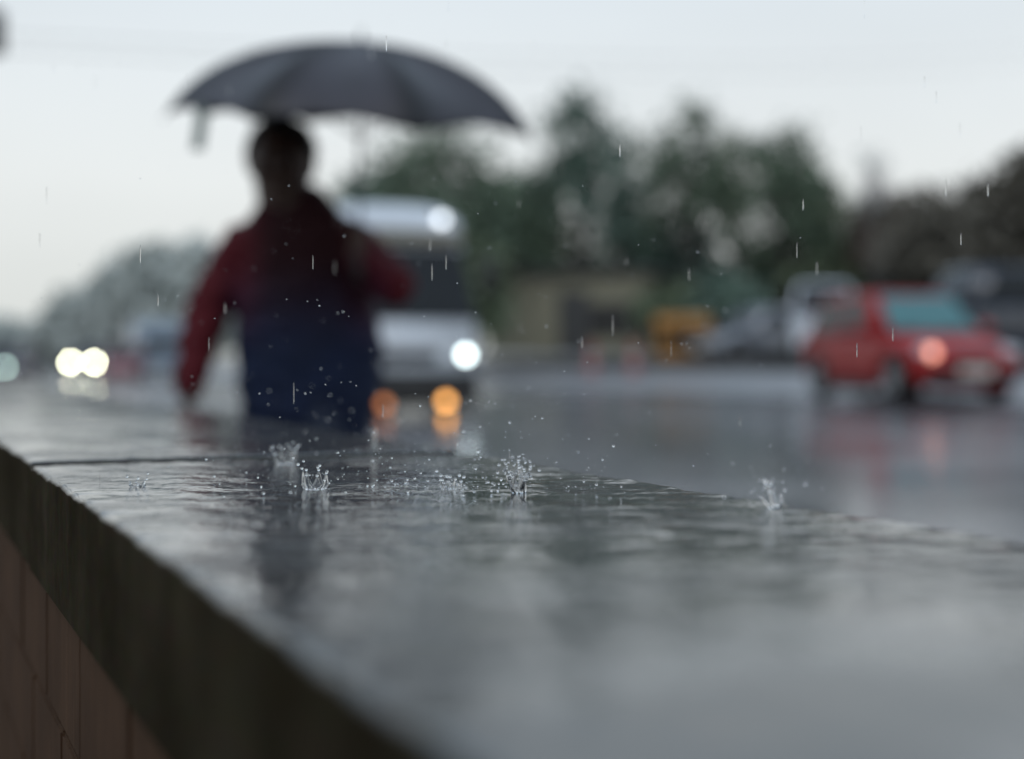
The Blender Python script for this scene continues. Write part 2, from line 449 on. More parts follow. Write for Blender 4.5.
def slab(u0, u1, du, dp, parent, lift=0.0):
    r = RB
    cs = [(P0, -.1)] + [(P0, -.1 + .03 * k) for k in (1, 2)]
    for k in range(0, 7):
        q = k / 6 * PI / 2
        cs.append((P0 + r - r * math.cos(q), -r + r * math.sin(q)))
    npp = int((P1 - P0 - 2 * r) / dp)
    for k in range(1, npp): cs.append((P0 + r + (P1 - P0 - 2 * r) * k / npp, 0))
    for k in range(0, 7):
        q = PI / 2 - k / 6 * PI / 2
        cs.append((P1 - r + r * math.cos(q), -r + r * math.sin(q)))
    cs += [(P1, -.07), (P1, -.1)]
    cs = np.array(cs)
    nu = max(2, int((u1 - u0) / du))
    uu = np.concatenate(([u0, u0 + .001, u0 + .0025, u0 + .005], np.linspace(u0 + .006, u1 - .006, nu), [u1 - .005, u1 - .0025, u1 - .001, u1]))
    UU, PP = np.meshgrid(uu, cs[:, 0], indexing='ij')
    ZZ = np.broadcast_to(cs[:, 1], UU.shape).copy()
    if du < .02:
        top = np.clip((ZZ + r) / r, 0, 1)
        f = film(UU, PP)
        edge = np.clip((np.minimum(PP - P0, P1 - PP) - .004) / .02, .0, 1)
        ZZ += f * top * edge
        # the edges of an old coping are not ruler straight
        wob = .0012 * np.sin(UU * 37 + 1) + .0009 * np.sin(UU * 91) + .0006 * np.sin(UU * 173 + 2)
        ZZ += .6 * wob * np.clip(top, 0, 1) ** .5 * np.exp(-np.minimum(PP - P0, P1 - PP) / .012) * (top > 1e-4)
    e = np.minimum(UU - u0, u1 - UU)
    drop = np.where(e < .005, .005 - np.sqrt(np.clip(.005 ** 2 - (.005 - e) ** 2, 0, None)), 0)
    ZZ -= np.where(ZZ > -.05, drop, 0)
    X = U.x * UU + N.x * PP; Y = U.y * UU + N.y * PP
    vs = np.stack([X, Y, LZ + ZZ + lift], -1).reshape(-1, 3)
    n = len(cs); a = np.arange(len(uu) - 1)[:, None] * n + np.arange(n - 1)[None, :]
    fs = np.stack([a, a + n, a + n + 1, a + 1], -1).reshape(-1, 4)[:, ::-1]
    fl = fs.tolist()
    fl.append(list(range(n))); fl.append(list(range((len(uu) - 1) * n, len(uu) * n))[::-1])
    me = bpy.data.meshes.new('coping_slab'); me.from_pydata(vs.tolist(), [], fl); me.update()
    bm = bmesh.new(); bm.from_mesh(me); bmesh.ops.recalc_face_normals(bm, faces=bm.faces); bm.to_mesh(me); bm.free()
    return link('coping_slab', me, M['ledge'], parent)
wall = empty('parapet_wall', (0, 0, 0))
tag(wall, 'long low parapet with a rain-soaked dark stone coping over brown brick facing', 'wall')
SL = 1.3
for k in range(-1, 26):
    u0 = .14 + SL * k + .003; u1 = .14 + SL * (k + 1) - .003
    fine = k in (0, 1)
    slab(u0, u1, .0022 if fine else .05, .0022 if fine else .03, wall, (0, .003)[k % 2])
# brickwork under the coping
bm = bmesh.new()
def obox(bm, u0, u1, p0, p1, z0, z1, bevel=0):
    vs = box(bm, (0, 0, 0), (u1 - u0, p1 - p0, z1 - z0), bevel=0)
    m = Matrix(((U.x, N.x, 0, 0), (U.y, N.y, 0, 0), (0, 0, 1, 0), (0, 0, 0, 1)))
    c = up((u0 + u1) / 2, (p0 + p1) / 2, (z0 + z1) / 2)
    bmesh.ops.transform(bm, matrix=Matrix.Translation(c) @ m, verts=vs)
    if bevel:
        bmesh.ops.bevel(bm, geom=list({e for v in vs for e in v.link_edges}), offset=bevel, segments=2, affect='EDGES')
obox(bm, -1.2, 33.9, P0 + .02, P1 - .012, -.3, LZ - .102)
obj('wall_core', bm, M['mortar'], wall)
bm = bmesh.new()
PITCH, ROW = .233, .1
for row in range(6):
    z1 = LZ - .104 - row * (ROW + .004); z0 = z1 - ROW
    off = .88 - 5 * PITCH + (PITCH * .5 if row % 2 else 0)
    for k in range(0, 75 if row < 3 else 24):
        u0 = off + k * PITCH
        if u0 > 16: break
        j = random.uniform(-.0005, .0005)
        obox(bm, u0 + .0036, u0 + PITCH - .0036, P0 + .006 + j, P0 + .03, z0, z1, .002)
tag(obj('brick_facing', bm, M['brick'], wall), 'brown combed brick facing below the coping')

# ------------------------------------------------------------------ splashes on the coping
def crown_mesh(r, h, n, spike, seed, lean=0.0):
    rs = random.Random(seed)
    bm = bmesh.new()
    K = n * 8
    ph = [rs.uniform(.5, 1.25) for _ in range(n)]
    rows = []
    for j in range(7):
        t = j / 6
        row = []
        for k in range(K):
            a = 2 * PI * k / K
            i = int(((k + 4) % K) / 8)
            w = max(0, math.cos((k % 8 if k % 8 <= 4 else 8 - k % 8) / 4 * PI / 2)) ** 3
            top = h * (.75 + .1 * math.sin(3 * a + seed)) + spike * w * ph[i % n]
            rr = r * (.72 + .30 * t ** .8) + .0009 * math.sin(5 * a + seed)
            row.append(Vector((rr * math.cos(a) + lean * t * h, rr * math.sin(a), top * t)))
        rows.append(row)
    ring_loft(bm, rows, cap=False)
    # inner foot ring
    for i in range(n):
        a = 2 * PI * (i * 8) / K
        top = h * (.75 + .1 * math.sin(3 * a + seed)) + spike * ph[i]
        c = Vector((r * 1.03 * math.cos(a), r * 1.03 * math.sin(a), top))
        ellipsoid(bm, c, (.0008,) * 3, 2)
        if rs.random() < .6:
            ellipsoid(bm, c + Vector((.003 * math.cos(a), .003 * math.sin(a), rs.uniform(.003, .008))), (rs.uniform(.0006, .001),) * 3, 2)
    return baked(bm, [('SOLIDIFY', dict(thickness=.0009, offset=0)), ('SUBSURF', dict(levels=1, render_levels=1))], 'water_splash')
def put_splash(name, me, key, label):
    u, p = pix_on_ledge(*CROWN[key])
    o = link(name, me, M['water'])
    v = up(u, p, LZ - .0002); o.location = v; o.rotation_euler = (0, 0, random.uniform(0, 6))
    return tag(o, label, 'splash', 'raindrop splashes on the wet coping')
put_splash('water_splash', crown_mesh(.0098, .0042, 7, .012, 1), 'a', 'sharp crown-shaped water splash with thin spikes, nearest the dark reflection of the person')
put_splash('water_splash', crown_mesh(.0105, .006, 8, .011, 2), 'b', 'soft blurred crown splash just behind the sharp spiked one, before the person')
put_splash('water_splash', crown_mesh(.008, .003, 9, .0045, 6), 'd', 'low broken crown splash between the sharp spiked crown and the tall burst')
put_splash('water_splash', crown_mesh(.006, .0018, 6, .003, 9), 'g', 'tiny faint splash alone on the pale left part of the coping')
# the tall irregular burst
def burst_mesh(seed, H, Rr, nj):
    rs = random.Random(seed)
    bm = bmesh.new()
    for i in range(nj):
        a = rs.uniform(0, 2 * PI); q = rs.uniform(.1, .8); L = H * rs.uniform(.35, 1)
        pts, rad = [], []
        for k in range(7):
            t = k / 6
            r0 = Rr * (.4 + q * t)
            pts.append((r0 * math.cos(a + .5 * t), r0 * math.sin(a + .5 * t), L * t * (1 - .15 * t)))
            rad.append(.0014 * (1 - t) ** .7 + .00045 + (.0006 if k == 6 else 0))
        tube(bm, pts, rad, 8)
        e = Vector(pts[-1])
        ellipsoid(bm, e, (rs.uniform(.0011, .0019),) * 3, 2)
        for _ in range(3):
            ellipsoid(bm, e + Vector((rs.gauss(0, .004), rs.gauss(0, .004), rs.uniform(.001, .010))), (rs.uniform(.0005, .0013),) * 3, 2)
    return baked(bm, [], 'splash_burst')
put_splash('splash_burst', burst_mesh(3, .026, .0105, 13), 'c', 'tall ragged burst of droplets in the middle of the coping')
put_splash('splash_burst', burst_mesh(8, .024, .009, 5), 'f', 'splash of loose beads above a ring at the street-side edge of the coping')
bm = bmesh.new()
lathe(bm, [(.010, -.0004), (.007, .0012), (.0032, .003), (.0020, .008), (.0016, .016), (.0018, .021), (.0026, .0235), (.0022, .026), (.0004, .0275)], n=16)
put_splash('splash_jet', baked(bm, [('SUBSURF', dict(levels=1, render_levels=1))], 'splash_jet'), 'e', 'thin upright water jet behind the crowns, below the amber lamps of the truck')

# loose droplets thrown up over the coping, and the falling rain
def drops_object(name, items, label, cat):
    bm0 = bmesh.new(); bmesh.ops.create_icosphere(bm0, subdivisions=2, radius=1.0)
    bv = np.array([v.co[:] for v in bm0.verts]); bf = np.array([[v.index for v in f.verts] for f in bm0.faces]); bm0.free()
    V, F = [], []
    for i, (c, s) in enumerate(items):
        V.append(bv * np.array(s) + np.array(c)); F.append(bf + i * len(bv))
    me = bpy.data.meshes.new(name); me.from_pydata(np.concatenate(V).tolist(), [], np.concatenate(F).tolist()); me.update()
    o = link(name, me, M['water'])
    return tag(o, label, cat, kind='stuff')
it = []
for key, n, sx, hh in (('a', 70, .07, .03), ('b', 50, .10, .045), ('c', 110, .045, .03), ('d', 110, .05, .022), ('e', 30, .07, .05), ('f', 26, .02, .035), ('c', 60, .10, .06)):
    cu, cp = pix_on_ledge(*CROWN[key])
    for _ in range(n):
        u, p = cu + random.gauss(0, sx), cp + random.gauss(0, sx * .8)
        if not (P0 + .005 < p < P1 - .005): continue
        z = LZ + .0006 + abs(random.gauss(0, 1)) ** 1.5 * hh * .6
        r = random.choice((.00025, .00035, .00045, .0006, .0010)) * random.uniform(.8, 1.15)
        it.append((up(u, p, z), (r, r, r * random.uniform(.9, 1.15))))
# sparse spray further up
for _ in range(260):
    d = random.uniform(.95, 1.6); px = random.gauss(400, 190); py = random.uniform(150, 470) if random.random() < .35 else random.gauss(400, 60)
    v = at(px, d, 0); v.z = hz(py, d)
    if v.z < LZ + .01: continue
    r = random.uniform(.00028, .0006)
    it.append((v, (r, r, r)))
drops_object('splash_droplets', it, 'fine bright droplets of splashed rain over the wet coping', 'droplets')
it = []
marks = [(647, 222), (689, 240)]
for px, py in ((430, 245), (446, 262), (432, 272), (225, 308), (158, 300), (689, 274), (797, 250), (817, 268), (961, 239), (893, 334), (582, 342), (960, 130), (857, 350), (988, 190), (946, 188), (740, 420), (620, 150), (100, 480)):
    d = random.uniform(1.0, 1.35)
    v = at(px, d, 0); v.z = hz(py, d)
    r = random.uniform(.0003, .00045)
    it.append((v, (r, r, random.uniform(.005, .0075))))
for _ in range(90):
    d = 1.0 + random.random() ** 1.5 * 3.5
    v = at(random.uniform(-10, 1034), d, 0); v.z = hz(random.uniform(-10, 470), d)
    if v.z < LZ + .02: continue
    r = random.uniform(.00022, .0004)
    it.append((v, (r, r, random.uniform(.004, .009))))
drops_object('falling_rain', it, 'thin drops of falling rain over the street', 'rain')

# ------------------------------------------------------------------ the person
PD = 5.27
base = at(290, PD, 0); base.z = gz(base)
person = empty('person', base)
tag(person, 'person with short dark hair in a maroon-sleeved navy jacket, holding up the umbrella', 'person')
def V3(*a): return Vector(a)
sh_r, el_r, wr_r = V3(-.195, .02, 1.275), V3(-.315, .03, 1.03), V3(-.362, -.03, .765)      # hanging arm
sh_l, el_l, wr_l = V3(.245, .02, 1.295), V3(.392, -.13, 1.125), V3(.275, -.235, 1.235)      # arm that holds the umbrella
grip_w = at(359, 4.985, 0); grip_w.z = hz(240, 4.985)
apex_w = at(361, 4.875, 0); apex_w.z = hz(41, 4.875)
grip = grip_w - base; axis = (apex_w - grip_w).normalized()

def finger_chain(bm, pts, r0, r1):
    n = len(pts) - 1
    for i in range(n):
        a = r0 + (r1 - r0) * i / n; b = r0 + (r1 - r0) * (i + 1) / n
        capsule(bm, pts[i], a, pts[i + 1], b, 10)
bm = bmesh.new()
# head with face, facing the street side from which we look
HS = 1.37
hc = V3(-.033, -.005, 1.586)
vs = ellipsoid(bm, hc, (.079, .098, .113), 4)
for v in vs:
    q = v.co - hc
    if q.z < 0:                                    # jaw
        k = min(1, -q.z / .113)
        q.x *= 1 - .17 * k; q.y *= 1 - .18 * k
        if q.y > 0: q.y *= 1 - .35 * k
    q.y *= 1.0 if q.y > 0 else .92
    v.co = hc + q
F = lambda x, y, z: hc + V3(x, y, z)
HEAD0 = len(bm.verts)
ellipsoid(bm, F(0, -.085, .012), (.055, .018, .012), 2)                     # brow
capsule(bm, F(0, -.089, .008), .008, F(0, -.109, -.030), .012, 10)          # nose
for s in (-1, 1):
    ellipsoid(bm, F(s * .012, -.098, -.031), (.008, .009, .007), 2)
    ellipsoid(bm, F(s * .04, -.072, -.03), (.022, .018, .018), 2)           # cheek
    ellipsoid(bm, F(s * .078, .008, -.004), (.010, .018, .030), 2, Euler((R(10), 0, 0)))   # ear
capsule(bm, F(-.02, -.083, -.056), .007, F(.02, -.083, -.056), .007, 8)     # lips
capsule(bm, F(-.017, -.081, -.067), .008, F(.017, -.081, -.067), .008, 8)
ellipsoid(bm, F(0, -.07, -.095), (.025, .02, .018), 2)                      # chin
bmesh.ops.transform(bm, matrix=Matrix.Translation(hc) @ Matrix.Diagonal((HS * 1.08, HS * .95, HS, 1)) @ Matrix.Translation(-hc), verts=bm.verts[:])
capsule(bm, F(0, .02, -.07), .104, V3(-.005, .03, 1.40), .112, 16)          # neck
# trunk inside the clothes
capsule(bm, V3(-.10, .03, 1.29), .08, V3(.14, .03, 1.29), .08, 14)
capsule(bm, V3(.0, .03, 1.28), .125, V3(.02, .03, 1.0), .125, 16, ((1, 0, 0), .75))
capsule(bm, V3(-.05, .03, .93), .12, V3(.09, .03, .93), .12, 16)
# arms
for s, e, w in ((sh_r, el_r, wr_r), (sh_l, el_l, wr_l)):
    capsule(bm, s, .055, e, .042, 14); capsule(bm, e, .043, w, .029, 14)
# relaxed right hand
hd = (wr_r - el_r).normalized()
capsule(bm, wr_r, .029, wr_r + hd * .085, .034, 12, ((0, 1, 0), .5))
for k, (oy, L) in enumerate(((-.032, .072), (-.011, .08), (.011, .075), (.031, .06))):
    a = wr_r + hd * .09 + V3(0, oy, 0)
    b_ = a + (hd + V3(.15, 0, 0)).normalized() * L * .45
    c_ = b_ + (hd + V3(.5, 0, 0)).normalized() * L * .33
    d_ = c_ + (hd + V3(.9, 0, 0)).normalized() * L * .25
    finger_chain(bm, [a, b_, c_, d_], .0092, .0072)
t0 = wr_r + hd * .03 + V3(.005, -.026, 0)
finger_chain(bm, [t0, t0 + V3(.012, -.028, -.030), t0 + V3(.022, -.034, -.058), t0 + V3(.03, -.032, -.078)], .0115, .0085)
# left hand closed round the shaft
kk = (grip - wr_l); kk = (kk - axis * kk.dot(axis)).normalized()
side = axis.cross(kk).normalized()
palm = grip - kk * .030
for o_ in (-.028, -.009, .010, .029):
    capsule(bm, wr_l + axis * o_ * .5, .022, palm + axis * o_ + side * .006, .017, 10)
RS = .0205
for k, o_ in enumerate((-.031, -.010, .011, .032)):
    pts = []
    for q in (150, 75, 0, -70, -120):
        a = R(q)
        pts.append(grip + axis * o_ + (side * math.sin(a) + kk * math.cos(a)) * (RS if q != 150 else .026) )
    finger_chain(bm, pts, .0092, .0075)
pts = [wr_l + axis * .028 - side * .015, grip - kk * .018 - side * .024 + axis * .045, grip + kk * .008 - side * .022 + axis * .052, grip + kk * .024 - side * .004 + axis * .046]
finger_chain(bm, pts, .0125, .0088)
# legs and feet
hipR, knR, anR = V3(-.075, .03, .90), V3(-.09, -.02, .49), V3(-.10, .05, .09)
hipL, knL, anL = V3(.11, .03, .90), V3(.135, -.10, .50), V3(.13, -.17, .10)
for h_, k_, a_ in ((hipR, knR, anR), (hipL, knL, anL)):
    capsule(bm, h_, .085, k_, .055, 14); capsule(bm, k_, .054, a_, .038, 14)
    capsule(bm, a_ + V3(0, .01, -.045), .035, a_ + V3(0, -.15, -.06), .028, 12)
body_me = baked(bm, [('REMESH', dict(mode='VOXEL', voxel_size=.0055)), ('SMOOTH', dict(iterations=3, factor=.5))], 'body')
link('body', body_me, M['skin'], person)
for s in (-1, 1):
    bm = bmesh.new(); ellipsoid(bm, F(s * .031 * HS, -.083 * HS, .0), (.013, .009, .008), 2)
    obj('eye', bm, M['eye'], person, True)
# hair: short cap
bm = bmesh.new()
vs = ellipsoid(bm, hc + V3(0, .010, .022), (.092, .106, .106), 4)
for v in list(vs):
    q = v.co - hc
    lim = -.055 if q.y > .02 else (-.03 + .105 * min(1, max(0, (.02 - q.y) / .09)))
    if q.z < lim: v.co.z = hc.z + lim; v.co.x = hc.x + q.x * .86; v.co.y = hc.y + q.y * (.86 if q.y > 0 else .75)
    nn = mnoise.noise(v.co * 28) * .006
    v.co += (v.co - hc).normalized() * nn
bmesh.ops.transform(bm, matrix=Matrix.Translation(hc) @ Matrix.Diagonal((HS * 1.08, HS * .95, HS, 1)) @ Matrix.Translation(-hc), verts=bm.verts[:])
obj('hair', bm, M['hair'], person, True)
# jacket
bm = bmesh.new()
def oval(c, rx, ry, n=28, pw=2.4):
    out = []
    for k in range(n):
        a = 2 * PI * k / n; ca, sa = math.cos(a), math.sin(a)
        out.append(Vector(c) + V3(rx * math.copysign(abs(ca) ** (2 / pw), ca), ry * math.copysign(abs(sa) ** (2 / pw), sa), 0))
    return out
prof = [(.06, .03, .50, .20, .155), (.06, .03, .60, .232, .165), (.066, .03, .68, .25, .17), (.068, .03, .735, .262, .17), (.07, .03, .80, .266, .17), (.068, .03, .90, .272, .17), (.06, .03, 1.0, .264, .165), (.048, .03, 1.1, .255, .16), (.03, .03, 1.2, .252, .152),
        (.022, .03, 1.3, .245, .137), (.025, .03, 1.36, .212, .12), (.022, .03, 1.405, .172, .108), (.016, .03, 1.44, .140, .102), (.006, .03, 1.475, .116, .102), (-.008, .03, 1.50, .102, .10)]
ring_loft(bm, [oval((cx, cy, z), rx, ry) for cx, cy, z, rx, ry in prof])
capsule(bm, sh_r + V3(.02, 0, -.005), .092, el_r, .084, 16); capsule(bm, el_r, .084, wr_r + V3(0, .0, .0) , .060, 16)
capsule(bm, sh_l + V3(-.02, 0, -.005), .095, el_l, .084, 16); capsule(bm, el_l, .084, el_l.lerp(wr_l, .80), .056, 16)
capsule(bm, V3(-.08, .05, 1.475), .03, V3(.085, .05, 1.48), .03, 12)   # collar roll
me = baked(bm, [('REMESH', dict(mode='VOXEL', voxel_size=.010)), ('SMOOTH', dict(iterations=6, factor=.5))], 'jacket')
for v in me.vertices:
    c = v.co
    f = mnoise.noise(Vector((c.x * 9, c.y * 9, c.z * 22))) * .015 + mnoise.noise(Vector((c.x * 20, c.y * 20, c.z * 45))) * .006
    v.co = c + v.normal * f
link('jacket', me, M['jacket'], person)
# trousers
bm = bmesh.new()
ring_loft(bm, [oval((.025, .03, z), rx, ry) for z, rx, ry in ((.80, .15, .12), (.86, .19, .13), (.95, .19, .13), (1.0, .17, .12))])
for h_, k_, a_ in ((hipR, knR, anR), (hipL, knL, anL)):
    capsule(bm, h_, .105, k_, .082, 16); capsule(bm, k_, .083, a_ + V3(0, 0, .0), .068, 16)
me = baked(bm, [('REMESH', dict(mode='VOXEL', voxel_size=.012)), ('SMOOTH', dict(iterations=4, factor=.5))], 'trousers')
for v in me.vertices: v.co += v.normal * mnoise.noise(Vector((v.co.x * 12, v.co.y * 12, v.co.z * 26))) * .006
link('trousers', me, M['denim'], person)
for a_ in (anR, anL):
    bm = bmesh.new()
    zb = .0 if a_ is anR else .006
    capsule(bm, (a_.x, a_.y + .02, .058 + zb), .048, (a_.x, a_.y - .17, .045 + zb), .042, 14)
    box(bm, (a_.x, a_.y - .075, .012 + zb), (.09, .28, .022), bevel=.008)
    obj('shoe', bm, M['shoe'], person, True)

# ------------------------------------------------------------------ the umbrella
UL = (apex_w - grip_w).length
umb = empty('umbrella', grip_w)
zq = Vector((0, 0, 1)).rotation_difference(axis)
umb.rotation_mode = 'QUATERNION'; umb.rotation_quaternion = zq
tag(umb, 'open black umbrella with eight ribs held over the person', 'umbrella')
RC, DC = .650, .29
ROLL = Matrix.Translation((0, 0, 0)) @ Matrix.Rotation(R(2.3), 3, 'Y').to_4x4()
def canopy_pt(a, t):        # t 0..1 from apex to rim, with panels sagging between ribs and a scalloped hem
    seg = ((a - R(22.5)) / (PI / 4)) % 1.0
    mid = math.sin(seg * PI)
    r = RC * math.sin(t * 1.32) / math.sin(1.32) * (1 - .09 * mid * t ** 1.5)
    z = UL - DC * ((1 - math.cos(t * 1.32)) / (1 - math.cos(1.32))) - .055 * mid * t * (1 - t) * 3 + .034 * mid * t ** 6
    v = ROLL @ Vector((r * math.cos(a), r * math.sin(a), z - UL))      # cheap frame: the canopy sits a little crooked on its shaft
    return v + Vector((0, 0, UL))
bm = bmesh.new()
rows = [[canopy_pt(2 * PI * k / 96, t) for k in range(96)] for t in [.012] + [i / 18 for i in range(1, 19)]]
ring_loft(bm, rows, cap=False)
me = baked(bm, [('SOLIDIFY', dict(thickness=.0015, offset=0))], 'canopy')
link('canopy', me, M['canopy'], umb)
bm = bmesh.new(); tube(bm, [(0, 0, -.05), (0, 0, UL)], .0065, 12); obj('shaft', bm, M['steel'], umb, True)
bm = bmesh.new(); lathe(bm, [(.0075, UL - .004), (.011, UL), (.006, UL + .012), (.004, UL + .035), (.001, UL + .04)], 14); obj('ferrule', bm, M['black_plastic'], umb, True)
bm = bmesh.new(); lathe(bm, [(.006, -.16), (.014, -.155), (.015, -.10), (.0125, -.04), (.013, .055), (.008, .065)], 16); obj('handle', bm, M['black_plastic'], umb, True)
for k in range(8):
    a = R(22.5) + k * PI / 4
    bm = bmesh.new()
    pts = [canopy_pt(a, t) * 1 - Vector((0, 0, .004)) for t in [.03] + [i / 9 for i in range(1, 10)]]
    e = canopy_pt(a, 1.0); dirn = (e - canopy_pt(a, .93)).normalized()
    pts.append(e + dirn * .022)
    tube(bm, pts, .0024, 6)
    m_ = canopy_pt(a, .5) - Vector((0, 0, .006))
    tube(bm, [(0.008 * math.cos(a), 0.008 * math.sin(a), UL - .33), tuple(m_)], .002, 6)
    obj('rib', bm, M['black_plastic'], umb, True)
bm = bmesh.new()
sa = R(180 + 40)
e = canopy_pt(sa, .99)
pts = [e + Vector((0, 0, -.14 * i / 10)) + Vector((-.0012 * i + .003 * math.sin(i * .5), 0, 0)) for i in range(11)]
ring_loft(bm, [[p + Vector((-.02, 0, 0)), p + Vector((.02, .0, 0)), p + Vector((.02, .002, 0)), p + Vector((-.02, .002, 0))] for p in pts])
tag(obj('strap', bm, M['strap'], umb), 'pale closing strap hanging from the rim')

# ------------------------------------------------------------------ vehicles
def wheel(parent, x, y, r, w, rimmat):
    s = 1 if y > 0 else -1
    bm = bmesh.new()
    lathe(bm, [(r * .62, -w / 2), (r * .9, -w / 2), (r * .985, -w * .36), (r, -w * .2), (r, w * .2), (r * .985, w * .36), (r * .9, w / 2), (r * .62, w / 2), (r * .6, 0)], 28, 'Y', (x, y, r), cap=False)
    t = obj('wheel', bm, M['rubber'], parent, True)
    bm = bmesh.new()
    lathe(bm, [(r * .63, -w * .3), (r * .63, w * .44 * s), (r * .57, w * .46 * s), (r * .55, w * .3 * s), (r * .12, w * .26 * s), (r * .1, w * .36 * s), (.003, w * .37 * s)], 28, 'Y', (x, y, r))
    for k in range(5):
        a = 2 * PI * k / 5
        c = Vector((x + math.cos(a) * r * .33, y + s * w * .36, r + math.sin(a) * r * .33))
        box(bm, c, (r * .46, .03, r * .16), Euler((0, -a, 0)), .008)
    obj('rim', bm, rimmat, t, True)
def quad_panel(bm, q, off, th=.006, n=6):
    """thin glass panel from four corners (counter-clockwise seen from outside), rounded corners"""
    q = [Vector(p) for p in q]
    nr = (q[1] - q[0]).cross(q[3] - q[0]).normalized()
    pts = []
    for i in range(4):
        p, a, b_ = q[i], q[i - 1], q[(i + 1) % 4]
        ra = min(.07, (a - p).length * .3); rb = min(.07, (b_ - p).length * .3)
        s, e = p + (a - p).normalized() * ra, p + (b_ - p).normalized() * rb
        for k in range(n + 1):
            t = k / n
            pts.append((1 - t) ** 2 * s + 2 * t * (1 - t) * p + t * t * e)
    ring_loft(bm, [[p + nr * (off - th) for p in pts], [p + nr * off for p in pts]])
def inset(q, l, r, b_, t):
    """sub-rectangle of a quad [bl, br, tr, tl]"""
    bl, br, tr, tl = [Vector(p) for p in q]
    def P(u, v): return (bl * (1 - u) + br * u) * (1 - v) + (tl * (1 - u) + tr * u) * v
    return [P(l, b_), P(r, b_), P(r, t), P(l, t)]
def make_car(name, loc, rz, paint, L=3.6, W=1.6, H=1.5, glassm=None, lamps=('lens', 'lens'), rimmat=None, detail=True, kind='hatch', lamp_r=.075):
    glassm = glassm or M['glass']; rimmat = rimmat or M['rim']
    root = empty(name, loc, rz)
    h = L / 2; w = W / 2
    belt = .60 * H; zb = .17
    hood = belt - .02
    st = [(-h, .50 * H, .80, .36), (-h + .03, belt - .04, .90, .28), (-h + .25, belt, .97, .165), (-h * .4, belt + .01, 1, zb), (0, belt, 1, zb), (h * .38, belt - .01, 1, zb),
          (h * .58, hood - .03, .99, zb), (h * .80, hood - .11, .95, .20), (h - .07, hood - .21, .88, .165), (h, hood - .36, .80, .27)]
    rings = []
    for x, zt, ws, z0 in st:
        ww = w * ws
        mid = z0 + (zt - z0) * .45
        half = [(0, z0), (.80 * ww, z0), (.96 * ww, z0 + .07), (ww, mid), (.985 * ww, zt - .14), (.94 * ww, zt - .04), (.80 * ww, zt), (0, zt + .025)]
        ring = [Vector((x, y, z)) for y, z in half] + [Vector((x, -y, z)) for y, z in half[-2:0:-1]]
        rings.append(ring)
    bm = bmesh.new(); ring_loft(bm, rings)
    bmesh.ops.recalc_face_normals(bm, faces=bm.faces)
    r = .205 * H if kind == 'hatch' else .2 * H
    wx = (h * .63, -h * .64)
    cutters = []
    cb = bmesh.new()
    for x in wx:
        for s in (-1, 1): lathe(cb, [(r + .055, s * (w - .26)), (r + .055, s * (w + .2))], 28, 'Y', (x, 0, r + .01))
    bmesh.ops.recalc_face_normals(cb, faces=cb.faces)
    cme = bpy.data.meshes.new('c'); cb.to_mesh(cme); cb.free()
    co = bpy.data.objects.new('c', cme); COL.objects.link(co)
    me = baked(bm, [('SUBSURF', dict(levels=2, render_levels=2)), ('BOOLEAN', dict(operation='DIFFERENCE', object=co, solver='EXACT'))], 'body')
    bpy.data.objects.remove(co); bpy.data.meshes.remove(cme)
    body = link('body', me, paint, root)
    # cabin
    zc = belt - .05
    if kind == 'hatch':
        xb0, xb1, xr0, xr1 = -h + .10, h * .50, -h + .38, h * .10
    else:
        xb0, xb1, xr0, xr1 = -h + .05, h * .72, -h + .10, h * .46
    wb, wr = w * .93, w * .74
    B = [(xb0, -wb, zc), (xb1, -wb, zc), (xb1, wb, zc), (xb0, wb, zc)]
    T = [(xr0, -wr, H - .02), (xr1, -wr, H - .02), (xr1, wr, H - .02), (xr0, wr, H - .02)]
    bm = bmesh.new()
    ring_loft(bm, [B, T])
    bmesh.ops.recalc_face_normals(bm, faces=bm.faces)
    bmesh.ops.bevel(bm, geom=[e for e in bm.edges if max(v.co.z for v in e.verts) > H - .1], offset=.07, segments=4, affect='EDGES')
    obj('cabin', bm, paint, root, True)
    off = .012
    fr = [B[1], B[2], T[2], T[1]]; rr = [B[3], B[0], T[0], T[3]]; sr = [B[0], B[1], T[1], T[0]]; sl = [B[2], B[3], T[3], T[2]]
    bm = bmesh.new(); quad_panel(bm, inset(fr, .06, .94, .10, .90), off); obj('windscreen', bm, glassm, root)
    bm = bmesh.new(); quad_panel(bm, inset(rr, .1, .9, .2, .88), off); obj('rear_window', bm, M['glass'], root)
    for q, flip in ((sr, 0), (sl, 1)):
        for a, b_ in (((.08, .49), (.53, .86)) if not flip else ((.14, .47), (.51, .92))):
            bm = bmesh.new(); quad_panel(bm, inset(q, a, b_, .16, .88), off); obj('side_window', bm, M['glass'], root)
    for x in wx:
        for s in (-1, 1): wheel(root, x, s * (w - .10), r, .18, rimmat)
    # lamps: index 0 on the -y side, 1 on the +y side
    for s, lm in ((-1, lamps[0]), (1, lamps[1])):
        bm = bmesh.new()
        ellipsoid(bm, (h - .15, s * w * .70, hood - .245), (.13, .17, .085), 3, Euler((0, R(18), s * R(-28))))
        hl = obj('headlight', bm, M['lens'], root, True)
        if lm != 'lens':
            bm = bmesh.new(); ellipsoid(bm, (h - .045, s * w * .70, hood - .25), (.05, lamp_r, lamp_r), 3); obj('bulb', bm, M[lm], hl, True)
        bm = bmesh.new(); box(bm, (-h + .03, s * w * .80, belt - .12), (.08, .16, .2), bevel=.03); obj('tail_light', bm, M['red_paint'], root, True)
